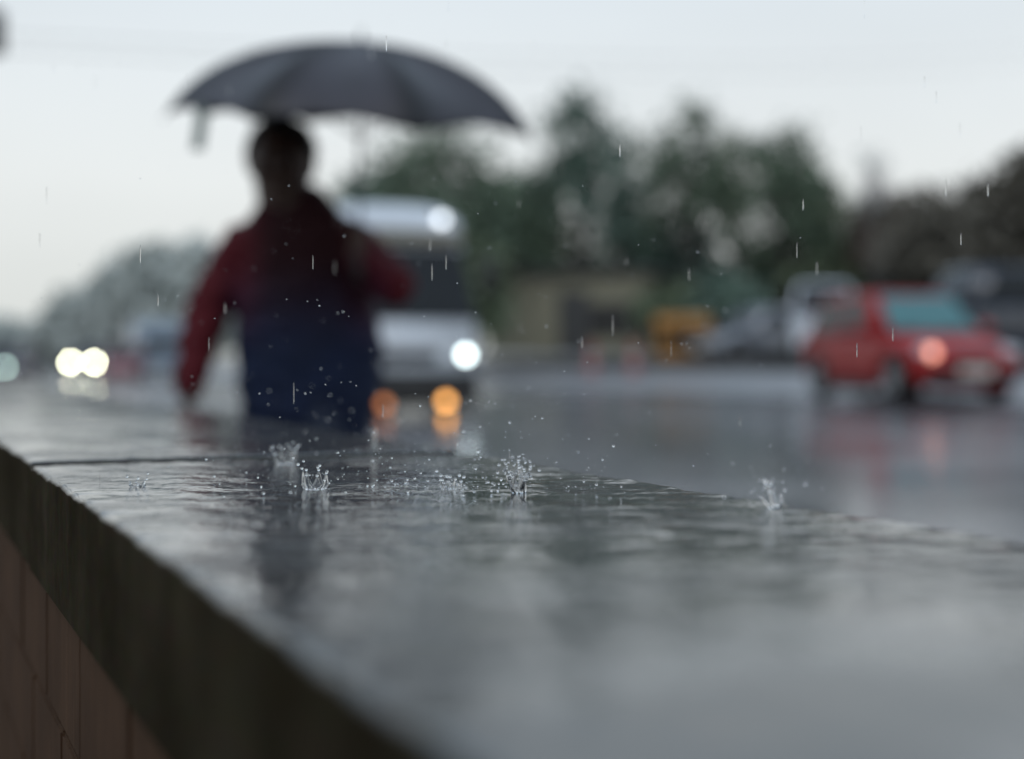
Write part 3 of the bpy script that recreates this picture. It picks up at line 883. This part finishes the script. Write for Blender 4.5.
    if detail:
        bm = bmesh.new(); box(bm, (h - .045, 0, hood - .30), (.08, W * .42, .10), bevel=.02)
        for k in range(4): box(bm, (h - .0, 0, hood - .335 + k * .025), (.012, W * .40, .008))
        obj('grille', bm, M['black_plastic'], root)
        bm = bmesh.new(); box(bm, (h - .02, 0, .36), (.13, W * .80, .16), bevel=.05, seg=3); obj('bumper', bm, M['black_plastic'], root, True)
        bm = bmesh.new(); box(bm, (h + .055, 0, .40), (.012, .46, .11), bevel=.004); obj('number_plate', bm, M['plate'], root)
        for s in (-1, 1):
            bm = bmesh.new(); ellipsoid(bm, (xb1 - .30, s * (w + .07), belt + .09), (.06, .10, .07), 3); box(bm, (xb1 - .29, s * (w - .01), belt + .04), (.05, .12, .03), bevel=.01)
            obj('mirror', bm, paint, root, True)
            for x in (.02, -h * .40):
                bm = bmesh.new(); box(bm, (x, s * (w + .004), belt - .13), (.17, .03, .03), bevel=.01); obj('door_handle', bm, M['black_plastic'], root)
            for x in (h * .36, -.12 * h, -h * .56):
                bm = bmesh.new(); box(bm, (x, s * (w - .004), .5 * H - .15), (.010, .016, .46)); obj('door_seam', bm, M['black_plastic'], root)
            bm = bmesh.new(); box(bm, (0, s * (w - .015), .165), (L * .36, .06, .10), bevel=.02); obj('sill', bm, M['black_plastic'], root, True)
        for y in (-.25, .2):
            bm = bmesh.new(); c = inset(fr, .5 + y - .2, .5 + y + .15, .11, .16); tube(bm, [c[0] + Vector((.02, 0, .02)), c[2] + Vector((.02, 0, .02))], .008, 6)
            obj('wiper', bm, M['black_plastic'], root)
    return root

# red hatchback on the right
dR = 19.0
pR = at(905, dR + .9, 0); pR.z = gz(pR) + .004
car = make_car('red_car', pR, R(-78), M['red_paint'], 3.7, 1.62, 1.50, M['teal_glass'], ('orange', 'lens'))
tag(car, 'red hatchback with teal-tinted windscreen and one orange corner lamp, driving on the right', 'car')
# distant cars with their lights on
def far_car(name, px, py, d, lamp, rz, paint, label, lr=.09, W=1.65):
    p = at(px, d, 0); p.z = hz(py, d) - .655
    c = make_car(name, p, rz, paint, 3.9, W, 1.48, None, (lamp, lamp), detail=False, lamp_r=lr)
    return tag(c, label, 'car')
far_car('oncoming_car', 91, 361.5, 72, 'head_far', R(-86), M['grey_paint'], 'distant oncoming car with two dazzling yellow-white headlights')
far_car('oncoming_car', 4, 366, 50, 'head_dim', R(-86), M['grey_paint'], 'oncoming car cut by the left picture edge with one dim greenish headlight showing', .07)

# white high-roofed light truck behind the person
def make_truck(loc, rz):
    root = empty('white_minibus', loc, rz)
    L, W, H = 5.2, 1.98, 2.80
    h, w = L / 2, W / 2
    prof = [(-h, .45), (h - .05, .40), (h, .55), (h + .02, .85), (h - .02, 1.14), (h - .34, 2.16), (h - .40, 2.42), (-h, 2.42)]
    bm = bmesh.new()
    def taper(z): return w * (1 - .13 * max(0, (z - 1.1) / 1.4))
    ring_loft(bm, [[Vector((x, -taper(z), z)) for x, z in prof], [Vector((x, taper(z), z)) for x, z in prof]])
    bmesh.ops.recalc_face_normals(bm, faces=bm.faces)
    bmesh.ops.bevel(bm, geom=bm.edges[:], offset=.05, segments=3, affect='EDGES')
    obj('body', bm, M['white_paint'], root, True)
    # domed roof cap
    bm = bmesh.new()
    rings = []
    for x, ht, ws in ((-h + .02, .18, .86), (-h + .15, .33, .90), (-1, .37, .90), (h - 1.3, .38, .90), (h - .75, .35, .90), (h - .48, .24, .89), (h - .36, .04, .87)):
        ring = []
        for k in range(17):
            a = PI * k / 16
            ring.append(Vector((x, w * ws * math.copysign(abs(math.cos(a)) ** .5, math.cos(a)), 2.405 + ht * math.sin(a) ** .55)))
        rings.append(ring)
    ring_loft(bm, rings)
    bmesh.ops.recalc_face_normals(bm, faces=bm.faces)
    obj('roof', bm, M['white_paint'], root, True)
    bm = bmesh.new(); ellipsoid(bm, (h - .40, w * .62, 2.55), (.06, .06, .06), 3); obj('marker_lamp', bm, M['marker'], root, True)
    q = [(h - .02, -taper(1.14), 1.14), (h - .02, taper(1.14), 1.14), (h - .34, taper(2.16), 2.16), (h - .34, -taper(2.16), 2.16)]
    bm = bmesh.new(); quad_panel(bm, inset(q, .008, .992, .05, .98), .012); obj('windscreen', bm, M['glass'], root)
    bm = bmesh.new(); box(bm, (h - .30, 0, 2.29), (.16, W * .86, .165), Euler((0, R(-16), 0)), .04); obj('sun_visor', bm, M['beige'], root, True)
    for s in (-1, 1):
        for x0, x1 in ((h - 1.25, h - .42), (h - 2.4, h - 1.4), (h - 3.6, h - 2.55), (-h + .25, h - 3.75)):
            y0, y1 = taper(1.3), taper(2.1)
            xx = x1 - .1 if x1 < h - .5 else x1 - .22
            qq = [(x0, y0, 1.3), (x1, y0, 1.3), (xx if x1 > h - .5 else x1, y1, 2.1), (x0, y1, 2.1)]
            qq = [(a, s * b_, c) for a, b_, c in qq]
            if s > 0: qq = [qq[1], qq[0], qq[3], qq[2]]
            bm = bmesh.new(); quad_panel(bm, qq, .012); obj('side_window', bm, M['glass'], root)
        bm = bmesh.new()
        ellipsoid(bm, (h + .0, s * w * .80, .74), (.05, .15, .13), 3)
        hl = obj('headlight', bm, M['lens'], root, True)
        bm = bmesh.new(); ellipsoid(bm, (h + .045, s * w * .80, .74), (.03, .068, .068), 3); obj('bulb', bm, M['head_white'], hl, True)
        bm = bmesh.new(); ellipsoid(bm, (h + .14, s * w * .42 + .07, .14 if s > 0 else .11), (.03, .065, .065), 3); obj('fog_lamp', bm, M['amber'] if s > 0 else M['amber_dim'], root, True)
        bm = bmesh.new()
        tube(bm, [(h - .25, s * (w - .07), 2.05), (h - .12, s * (w + .10), 2.05), (h - .08, s * (w + .14), 1.98)], .016, 8)
        box(bm, (h - .06, s * (w + .15), 1.78), (.10, .22, .50), bevel=.04)
        obj('mirror', bm, M['black_plastic'], root, True)
        bm = bmesh.new(); box(bm, (h - .85, s * (w + .004), 1.12), (.16, .03, .035), bevel=.01); obj('handle', bm, M['black_plastic'], root)
        for x in (h - .95, -h + 1.1): wheel(root, x, s * (w - .14), .33, .2, M['rim'])
    bm = bmesh.new(); box(bm, (h + .02, 0, .30), (.2, W * .97, .44), bevel=.05, seg=3); obj('bumper', bm, M['black_plastic'], root, True)
    bm = bmesh.new(); box(bm, (0, 0, .36), (L * .96, W * .8, .22)); obj('chassis', bm, M['black_plastic'], root)
    bm = bmesh.new(); box(bm, (h + .022, 0, .72), (.03, W * .42, .15), bevel=.02)
    for k in range(4): box(bm, (h + .036, 0, .67 + k * .033), (.012, W * .4, .010))
    obj('grille', bm, M['black_plastic'], root)
    bm = bmesh.new(); box(bm, (h + .126, 0, .40), (.012, .5, .12), bevel=.004); obj('number_plate', bm, M['dark_plaster'], root)
    for y in (-.45, .15):
        bm = bmesh.new(); tube(bm, [(h + .01, y, 1.17), (h - .10, y + .42, 1.50)], .011, 6); obj('wiper', bm, M['black_plastic'], root)
    return root
hdg = R(-68)
fwd = Vector((math.cos(hdg), math.sin(hdg), 0))
pT = at(407, 18.4, 0) - fwd * 2.6; pT.z = .19
tr = make_truck(pT, hdg)
tag(tr, 'white high-roofed minibus coming up behind the person, one bright headlight and amber fog lamps', 'minibus')

# vehicles parked on the raised verge
def parked(name, px, p, paint, L, W, H, rz, kind, label, cat, glassm=None):
    d = depth_at_p(px, p); v = at(px, d, 0); v.z = vz(v)
    return tag(make_car(name, v, rz, paint, L, W, H, glassm, detail=True, kind=kind), label, cat)
parked('parked_car', 756, 22.2, M['silver_paint'], 3.9, 1.65, 1.50, R(-150), 'hatch', 'dull silver car parked behind the low wall, right of the orange kiosk', 'car')
parked('parked_van', 822, 21.9, M['white_paint'], 4.0, 1.7, 2.0, R(-100), 'van', 'pale van parked behind the red hatchback', 'van')
parked('parked_van', 1004, 23.0, M['navy_paint'], 4.6, 1.8, 2.1, R(-165), 'van', 'dark navy van parked at the right picture edge before the tiled house', 'van')
# far left traffic, with rain haze put into its paint colours
def far_box_truck(px, py_top, d, label):
    v = at(px, d, 0); v.z = gz(v)
    root = empty('far_truck', v, R(-70))
    top = hz(py_top, d) - v.z
    bm = bmesh.new(); box(bm, (-.9, 0, .9 + (top - .9) / 2), (3.6, 2.1, top - .9), bevel=.05); obj('cargo_box', bm, M['blue_paint'], root)
    bm = bmesh.new(); box(bm, (1.75, 0, 1.25), (1.5, 1.95, 1.5), bevel=.12, seg=3); cab = obj('cab', bm, M['blue_paint'], root)
    bm = bmesh.new(); box(bm, (2.49, 0, 1.58), (.04, 1.6, .6), bevel=.015); obj('windscreen', bm, M['glass'], cab)
    for x in (1.7, -1.8):
        for s in (-1, 1): wheel(root, x, s * .85, .42, .22, M['rim'])
    return tag(root, label, 'truck')
far_box_truck(156, 322, 62, 'blue box truck in the rain haze just left of the person')
p = at(124, 58, 0); p.z = gz(p)
tag(make_car('far_car', p, R(-80), M['pale_red'], 3.9, 1.65, 1.48, detail=False), 'faint reddish car in the rain haze between the dazzling headlights and the person', 'car')

# ------------------------------------------------------------------ low wall, cones, kiosk, shed, house
bm = bmesh.new()
for k in range(17):
    u0 = 4 + k * 4
    obox(bm, u0, u0 + 3.985, 19.35, 19.6, .2, .84, .02)
    obox(bm, u0, u0 + 3.985, 19.31, 19.64, .843, .91, .02)
w_ = obj('retaining_wall', bm, M['concrete']); tag(w_, 'low dark concrete retaining wall along the far side of the road', 'wall')
bm = bmesh.new()
def make_cone():
    root = empty('traffic_cone', (0, 0, 0))
    bm = bmesh.new(); box(bm, (0, 0, .025), (.42, .42, .05), bevel=.015); obj('base', bm, M['black_plastic'], root)
    bm = bmesh.new(); lathe(bm, [(.17, .05), (.15, .1), (.045, .80), (.03, .82), (.005, .82)], 24); obj('cone', bm, M['cone_red'], root, True)
    bm = bmesh.new()
    lathe(bm, [(.121, .33), (.1255, .33), (.1025, .48), (.098, .48)], 24, cap=False); obj('band', bm, M['cone_white'], root, True)
    return root
c0 = make_cone()
for i, (px, lab) in enumerate(((592, 'red and white traffic cone nearer the minibus, before the low wall'), (634, 'red and white traffic cone nearer the orange kiosk, before the low wall'))):
    o = c0 if i == 0 else copy_tree(c0)
    d = depth_at_p(px, 17.3); v = at(px, d, 0); v.z = gz(v); o.location = v
    tag(o, lab, 'traffic cone', 'traffic cones on the far side of the road')
# orange kiosk
d = depth_at_p(684, 20.4); v = at(684, d, 0); v.z = vz(v)
ks = empty('kiosk', v, R(-12)); s_ = d / FPX
kw, kh = 50 * s_, 1.32
bm = bmesh.new()
box(bm, (0, 0, .28), (kw, 1.0, .56), bevel=.03)
for sx in (-1, 1): box(bm, (sx * (kw / 2 - .11), 0, .78), (.2, .98, .43), bevel=.02)
box(bm, (0, .46, .78), (kw * .8, .06, .42))
obj('wall', bm, M['orange_paint'], ks)
bm = bmesh.new(); box(bm, (0, -.06, kh - .16), (kw * 1.06, 1.25, .34), bevel=.05); obj('roof', bm, M['orange_paint'], ks)
bm = bmesh.new(); box(bm, (0, -.56, .59), (kw * .9, .3, .05), bevel=.01); obj('counter', bm, M['dark_plaster'], ks)
bm = bmesh.new()
for k in range(5): box(bm, (-.4 + k * .2, .38, .72), (.13, .1, .2), bevel=.02)
obj('shelf_goods', bm, M['plaster'], ks)
tag(ks, 'small orange roadside kiosk with a dark serving opening behind the low wall', 'kiosk')
# olive shed
def gable_shed():
    d = 46; c = at(566, d, 0); c.z = 1.1
    root = empty('shed', c, R(-18))
    w2 = 168 / FPX * d / 2; hh = hz(275, d) - 1.1
    bm = bmesh.new(); box(bm, (0, 2, hh / 2), (2 * w2, 4, hh)); obj('wall', bm, M['plaster'], root)
    bm = bmesh.new(); box(bm, (0, 2, hh + .09), (2 * w2 + .5, 4.6, .17), bevel=.03); obj('roof', bm, M['dark_plaster'], root)
    for x in (w2 * .45, w2 * .78):
        bm = bmesh.new(); box(bm, (x, -.02, hh * .42), (.9, .08, 1.1), bevel=.01); f = obj('window', bm, M['dark_plaster'], root)
        bm = bmesh.new(); box(bm, (x, -.065, hh * .42), (.74, .02, .94)); obj('pane', bm, M['glass'], f)
    bm = bmesh.new(); box(bm, (w2 * .1, -.02, 1.0), (1.0, .08, 2.0), bevel=.01); dr = obj('door', bm, M['dark_plaster'], root)
    bm = bmesh.new(); box(bm, (w2 * .1 + .38, -.07, 1.0), (.04, .04, .14), bevel=.01); obj('handle', bm, M['steel'], dr)
    return tag(root, 'low olive-grey flat-roofed shed under the trees, right of the minibus', 'shed')
gable_shed()
# tiled house on the right
def house():
    d = 46; c = at(1004, d, 0); c.z = 1.3
    root = empty('house', c, R(4))
    s = d / FPX
    w2 = 4.0; eave = hz(262, d) - 1.3; top = hz(198, d) - 1.3
    bm = bmesh.new(); box(bm, (0, 3, eave / 2), (2 * w2 - .8, 6, eave)); obj('wall', bm, M['dark_plaster'], root)
    bm = bmesh.new()
    y0, y1, ym = -.6, 6.6, 3.0
    pr = [(y0, eave - .05), (y0, eave + .12), (ym, top), (y1, eave + .12), (y1, eave - .05)]
    ring_loft(bm, [[Vector((-w2 * .98, y, z)) for y, z in pr], [Vector((w2 * 1.1, y, z)) for y, z in pr]])
    for k in range(14):
        t = (k + .5) / 14
        y = y0 + (ym - y0) * t; z = eave + .12 + (top - eave - .12) * t
        box(bm, (w2 * .06, y - .02, z + .025), (w2 * 2.07, .10, .05), Euler((math.atan2(top - eave, ym - y0), 0, 0)))
    rf = obj('roof', bm, M['tile'], root)
    bm = bmesh.new(); tube(bm, [(-w2 * .98, ym, top + .02), (w2 * 1.1, ym, top + .02)], .13, 10); obj('ridge', bm, M['ridge'], rf)
    bm = bmesh.new(); cxx = (1054 - 1004) * s; ct = hz(146, d) - 1.3
    box(bm, (cxx, 2.0, (top + ct) / 2 - .4), (.6, .6, ct - top + .9), bevel=.02); box(bm, (cxx, 2.0, ct + .05), (.75, .75, .14), bevel=.02)
    obj('chimney', bm, M['tile'], rf)
    for x in (-2.3, -.5, 1.3):
        bm = bmesh.new(); box(bm, (x, -.03, eave * .5), (1.0, .09, 1.2), bevel=.01); f = obj('window', bm, M['plaster'], root)
        bm = bmesh.new(); box(bm, (x, -.08, eave * .5), (.82, .02, 1.02)); obj('pane', bm, M['glass'], f)
    return tag(root, 'dark house with brown tiled roof, red ridge and a chimney at the right edge', 'house')
house()

# ------------------------------------------------------------------ trees
def leaf_cloud(lobes, n, size, seed, zmin):
    r = np.random.default_rng(seed)
    k = len(lobes)
    cen = np.array([l[0] for l in lobes]); rad = np.array([l[1] for l in lobes])
    wts = rad[:, 0] * rad[:, 1] * rad[:, 2]; wts = wts ** .8; wts /= wts.sum()
    idx = r.choice(k, n, p=wts)
    dirs = r.normal(size=(n, 3)); dirs /= np.linalg.norm(dirs, axis=1)[:, None]
    rr = np.clip(r.random(n) ** .45 + r.normal(0, .17, n), 0, 1.5)
    # clumps: pull leaves towards random twig centres of their lobe
    p = cen[idx] + dirs * rr[:, None] * rad[idx]
    tw = cen[r.choice(k, n // 14 + 1, p=wts)]
    tdir = r.normal(size=(len(tw), 3)); tdir /= np.linalg.norm(tdir, axis=1)[:, None]
    tw = tw + tdir * rad.mean(0) * r.random(len(tw))[:, None] ** .4 * 1.1
    pick = r.integers(0, len(tw), n); use = r.random(n) < .55
    p[use] = tw[pick[use]] + r.normal(0, .33 * rad.mean() ** .5, (use.sum(), 3))
    p = p[p[:, 2] > zmin]
    n = len(p)
    s = size * (.6 + .8 * r.random(n))
    a = r.normal(size=(n, 3)); a /= np.linalg.norm(a, axis=1)[:, None]
    b = np.cross(a, r.normal(size=(n, 3))); b /= np.linalg.norm(b, axis=1)[:, None]
    A = a * s[:, None]; B = b * (s * .55)[:, None]
    V = np.stack([p - A, p - B * .9, p + A, p + B * .9], 1).reshape(-1, 3)
    Fc = np.arange(4 * n).reshape(-1, 4)
    me = bpy.data.meshes.new('crown'); me.from_pydata(V.tolist(), [], Fc.tolist()); me.update()
    return me
def tree(name, px, top, width, d, zb, label, cat='tree', leafm='leaf', dens=1.0, seed=0, group=None, low=.3, bare=False, loose=1.0, leaf=.17):
    rs = random.Random(seed)
    c = at(px, d, zb)
    root = empty(name, c)
    Ht = hz(top, d) - zb; Rw = width / FPX * d / 2
    bm = bmesh.new()
    tr_ = max(.07, Ht * .022)
    lean = Vector((rs.uniform(-.06, .06), rs.uniform(-.06, .06), 0))
    trunk_top = Ht * (low + .25)
    tube(bm, [(0, 0, -.3), (lean.x * Ht * .3, 0, Ht * low * .5), (lean.x * Ht * .6, lean.y * Ht * .5, Ht * low), (lean.x * Ht, lean.y * Ht, trunk_top), (lean.x * Ht, lean.y * Ht, Ht * .85)],
         [tr_ * 1.3, tr_, tr_ * .9, tr_ * .6, tr_ * .12], 9)
    lobes = []
    nl = 11 if not bare else 15
    for i in range(nl):
        a = 2 * PI * (i * .381966) + rs.uniform(-.3, .3); t = (i + .5) / nl
        zz = Ht * (low + .10 + (.83 - low) * t)
        q = math.sin(PI * min(1, .22 + .72 * t)) ** .7
        rad = Rw * q * rs.uniform(.45, .8)
        tip = Vector((math.cos(a) * rad, math.sin(a) * rad, zz))
        st_ = Vector((lean.x * Ht * .8, lean.y * Ht * .8, Ht * low * .8 + (zz - Ht * low) * .45))
        midp = st_.lerp(tip, .5) + Vector((0, 0, -.06 * Ht * .3))
        tube(bm, [st_, midp, tip], [tr_ * .45, tr_ * .28, tr_ * .07], 6)
        if bare:
            for _ in range(7):
                e = midp.lerp(tip, rs.random()) + Vector((rs.gauss(0, Rw * .3), rs.gauss(0, Rw * .3), abs(rs.gauss(0, Ht * .09))))
                tube(bm, [midp.lerp(tip, rs.random()), e], [tr_ * .15, tr_ * .05], 5)
        s = Rw * rs.uniform(.30, .50)
        lobes.append((tuple(tip), (s, s, s * rs.uniform(.65, 1.0))))
    lobes.append(((lean.x * Ht, lean.y * Ht, Ht * .90), (Rw * .3, Rw * .3, Ht * .10)))
    lobes.append(((0, 0, Ht * (low + .35)), (Rw * .6, Rw * .6, Ht * .18)))
    obj('trunk', bm, M['bark_pale' if bare else 'bark'], root, True)
    n = int(1900 * dens * loose)
    me = leaf_cloud(lobes, n, leaf, seed + 5, Ht * low * .6)
    link('crown', me, M[leafm], root, smooth=False)
    return tag(root, label, cat, group)
g = 'trees beyond the far side of the road'
Z1 = 1.4
for i, (px, top, wd, d, lab, lm, dens, lf) in enumerate((
    (574, 88, 108, 50, 'tallest slender tree with a pointed crown, above the olive shed', 'leaf_c', 1.0, .165),
    (628, 128, 90, 56, 'lower gappy tree between the tallest pointed one and the broad one', 'leaf_c', .75, .165),
    (684, 100, 104, 52, 'second tallest tree with a broad loose crown, above the orange kiosk', 'leaf', 1.0, .165),
    (728, 128, 84, 56, 'thin-crowned tree with sky gaps, above the silver parked car', 'leaf_b', .7, .165),
    (782, 122, 108, 50, 'rounded tree whose right side slopes down to the bare tree', 'leaf', 1.1, .165),
    (824, 178, 80, 54, 'low tree at the right shoulder of the tree row, beside the bare tree', 'leaf_b', 1.0, .165),
    (430, 138, 170, 46, 'wide dense rounded tree behind the minibus roof', 'leaf', 2.0, .165),
    (372, 168, 100, 60, 'smaller dense tree behind the umbrella shaft, left of the minibus', 'leaf_c', 1.2, .165),
    (546, 172, 76, 58, 'slim tree close left of the tallest pointed tree, over the left end of the shed', 'leaf_b', .9, .165),
    (512, 168, 100, 50, 'low dark tree between the minibus and the tallest pointed tree', 'leaf', 1.3, .165))):
    tree('tree', px, top, wd, d, Z1, lab, leafm=lm, dens=dens, seed=20 + i, group=g, leaf=lf, low=.34)
tree('bare_tree', 876, 142, 46, 48, Z1, 'sparse leafless tree standing alone against the sky left of the tiled house', leafm='leaf_far', dens=.06, seed=41, low=.3, bare=True)
tree('tree', 925, 196, 130, 40, Z1, 'dark spreading tree before the tiled house, above the red hatchback', leafm='leaf_d', dens=1.4, seed=42, low=.3)
tree('tree', 990, 176, 110, 42, Z1, 'brownish tree hiding the roof of the tiled house near the right picture edge', leafm='leaf_d', dens=1.3, seed=43, low=.3)
tree('tree', 1046, 140, 90, 41, Z1, 'tall brownish tree cut by the right picture edge beside the chimney', leafm='leaf_d', dens=1.2, seed=44, low=.3)
def bush(px, top, wd, d, lab, lm, seed):
    c = at(px, d, Z1); root = empty('bush', c)
    Ht = hz(top, d) - Z1; Rw = wd / FPX * d / 2
    rs = random.Random(seed)
    bm = bmesh.new()
    for k in range(6): tube(bm, [(rs.uniform(-.1, .1), rs.uniform(-.1, .1), -.2), (rs.gauss(0, Rw * .3), rs.gauss(0, .3), Ht * .4), (rs.gauss(0, Rw * .5), rs.gauss(0, .5), Ht * .75)], [.05, .035, .01], 6)
    obj('stem', bm, M['bark'], root, True)
    lobes = [((rs.uniform(-1, 1) * Rw * .75, rs.uniform(-.8, .8), Ht * rs.uniform(.3, .78)), (Rw * .42, .9, Ht * .26)) for _ in range(9)]
    link('leaves', leaf_cloud(lobes, 2600, .2, seed, .02), M[lm], root, smooth=False)
    return tag(root, lab, 'bush', 'bushes under the trees')
for i, (px, top, wd, d, lab, lm) in enumerate((
    (515, 215, 110, 58, 'dark bush behind the shed, next to the minibus', 'leaf'),
    (478, 232, 60, 44, 'narrow dark bush between the minibus and the shed', 'leaf_b'),
    (600, 205, 120, 60, 'dark green bush behind the right end of the shed', 'leaf'),
    (680, 215, 120, 55, 'tall dark bush behind the orange kiosk', 'leaf_c'),
    (760, 222, 120, 55, 'dark bush behind the silver parked car', 'leaf'),
    (845, 225, 130, 50, 'dark bush behind the pale parked van', 'leaf_b'),
    (665, 285, 60, 46, 'small low bush between the shed and the kiosk', 'leaf_b'),
    (722, 272, 80, 45, 'grey-green low bush between the kiosk and the silver car', 'leaf_c'))):
    bush(px, top, wd, d, lab, lm, 70 + i)
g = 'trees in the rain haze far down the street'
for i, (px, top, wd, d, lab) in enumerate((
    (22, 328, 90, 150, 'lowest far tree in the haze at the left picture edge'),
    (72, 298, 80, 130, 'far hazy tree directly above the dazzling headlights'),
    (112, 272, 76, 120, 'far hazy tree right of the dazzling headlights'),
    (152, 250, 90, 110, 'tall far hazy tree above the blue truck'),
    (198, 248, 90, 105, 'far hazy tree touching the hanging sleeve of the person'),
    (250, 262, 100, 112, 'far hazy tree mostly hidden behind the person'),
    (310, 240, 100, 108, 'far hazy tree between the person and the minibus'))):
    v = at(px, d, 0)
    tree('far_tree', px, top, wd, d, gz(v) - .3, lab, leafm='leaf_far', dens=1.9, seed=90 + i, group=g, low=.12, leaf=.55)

# ------------------------------------------------------------------ utility pole at the left edge and its cables
d = 13.0
v = at(-34, d, 0)
pole = empty('utility_pole', v)
bm = bmesh.new(); tube(bm, [(0, 0, -.2), (0, 0, 5.2)], [.11, .08], 14); obj('pole', bm, M['wood'], pole, True)
bm = bmesh.new(); box(bm, (0, 0, 4.75), (.1, 1.5, .1), bevel=.01); obj('crossarm', bm, M['wood'], pole)
zc = hz(32, d)
bm = bmesh.new(); lathe(bm, [(.02, zc - .2), (.14, zc - .19), (.15, zc - .12), (.15, zc + .15), (.14, zc + .19), (.02, zc + .21)], 20, 'Z', (.20, 0, 0)); obj('transformer', bm, M['black_plastic'], pole, True)
for y in (-.6, .6):
    bm = bmesh.new(); lathe(bm, [(.03, 4.8), (.045, 4.85), (.03, 4.89), (.045, 4.93), (.01, 4.98)], 12, 'Z', (0, y, 0)); obj('insulator', bm, M['lens'], pole, True)
tag(pole, 'dark utility pole with a drum transformer cut by the left picture edge', 'utility pole')
for k, (py0, py1) in enumerate(((33, 42), (49, 58))):
    a = at(-30, 13, 0); a.z = hz(py0, 13); b_ = at(1090, 40, 0); b_.z = hz(py1, 40)
    bm = bmesh.new(); tube(bm, [a.lerp(b_, t / 20) - Vector((0, 0, .35 * 4 * (t / 20) * (1 - t / 20))) for t in range(21)], .0045, 6)
    tag(obj('overhead_cable', bm, M['cable'], None, True), ('upper' if k == 0 else 'lower') + ' faint overhead cable crossing the pale sky from the utility pole', 'cable', 'overhead cables')

# ------------------------------------------------------------------ light
SUN_E, SUN_A = R(52), R(200)
w = bpy.data.worlds.new('World'); scene.world = w; w.use_nodes = True
nt = w.node_tree; L = nt.links.new
bg = nt.nodes['Background']
sky = mk(nt, 'ShaderNodeTexSky', sky_type='NISHITA', sun_disc=False, sun_elevation=SUN_E, sun_rotation=SUN_A, dust_density=4.0)
tc = mk(nt, 'ShaderNodeTexCoord'); sx = mk(nt, 'ShaderNodeSeparateXYZ'); L(tc.outputs['Generated'], sx.inputs[0])
cr = mk(nt, 'ShaderNodeValToRGB')
els = cr.color_ramp.elements
els[0].position = .0; els[0].color = (7.4, 7.65, 7.35, 1)
els[1].position = .12; els[1].color = (8.0, 8.3, 8.25, 1)
e = els.new(.25); e.color = (7.5, 8.15, 8.6, 1)
e = els.new(.42); e.color = (6.1, 7.8, 9.4, 1)
e = els.new(1.0); e.color = (5.7, 7.0, 8.7, 1)
L(sx.outputs[2], cr.inputs[0])
mp = mk(nt, 'ShaderNodeMapping'); mp.inputs['Scale'].default_value = (1, 1, 3.5); L(tc.outputs['Generated'], mp.inputs[0])
nz = mk(nt, 'ShaderNodeTexNoise', Scale=1.8, Detail=4.0, Roughness=.5); L(mp.outputs[0], nz.inputs['Vector'])
mr = mk(nt, 'ShaderNodeMapRange'); mr.inputs[1].default_value = .3; mr.inputs[2].default_value = .7; mr.inputs[3].default_value = .96; mr.inputs[4].default_value = 1.07
L(nz.outputs['Fac'], mr.inputs[0])
mul = mk(nt, 'ShaderNodeVectorMath', operation='SCALE'); L(cr.outputs[0], mul.inputs[0]); L(mr.outputs[0], mul.inputs['Scale'])
mix = mk(nt, 'ShaderNodeMixRGB'); mix.inputs[0].default_value = .96          # overcast: a closed cloud layer over the clear sky
L(sky.outputs[0], mix.inputs[1]); L(mul.outputs[0], mix.inputs[2]); L(mix.outputs[0], bg.inputs[0])
bg.inputs[1].default_value = .1
sl = bpy.data.lights.new('sun', 'SUN'); sl.energy = .6; sl.angle = R(25); sl.color = (1, .97, .93)
so = bpy.data.objects.new('sun', sl); COL.objects.link(so)
dirv = Vector((math.sin(SUN_A) * math.cos(SUN_E), math.cos(SUN_A) * math.cos(SUN_E), math.sin(SUN_E)))
so.rotation_euler = dirv.to_track_quat('Z', 'Y').to_euler()

# ------------------------------------------------------------------ camera
cam = bpy.data.cameras.new('camera'); co = bpy.data.objects.new('camera', cam); COL.objects.link(co)
co.location = (0, 0, CAM_Z); co.rotation_euler = (R(90), 0, 0)
cam.lens = 50; cam.sensor_width = 36; cam.sensor_fit = 'HORIZONTAL'
cam.shift_y = -(379.5 - HY) / 1024
cam.clip_start = .02; cam.clip_end = 3000
cam.dof.use_dof = True; cam.dof.focus_distance = 1.13; cam.dof.aperture_fstop = 2.15; cam.dof.aperture_blades = 0
scene.camera = co
scene.render.engine = 'CYCLES'
scene.cycles.use_denoising = True
scene.cycles.max_bounces = 10; scene.cycles.transmission_bounces = 8
scene.cycles.sample_clamp_indirect = 6
scene.view_settings.view_transform = 'Standard'; scene.view_settings.look = 'None'
scene.view_settings.exposure = 0; scene.view_settings.gamma = 1
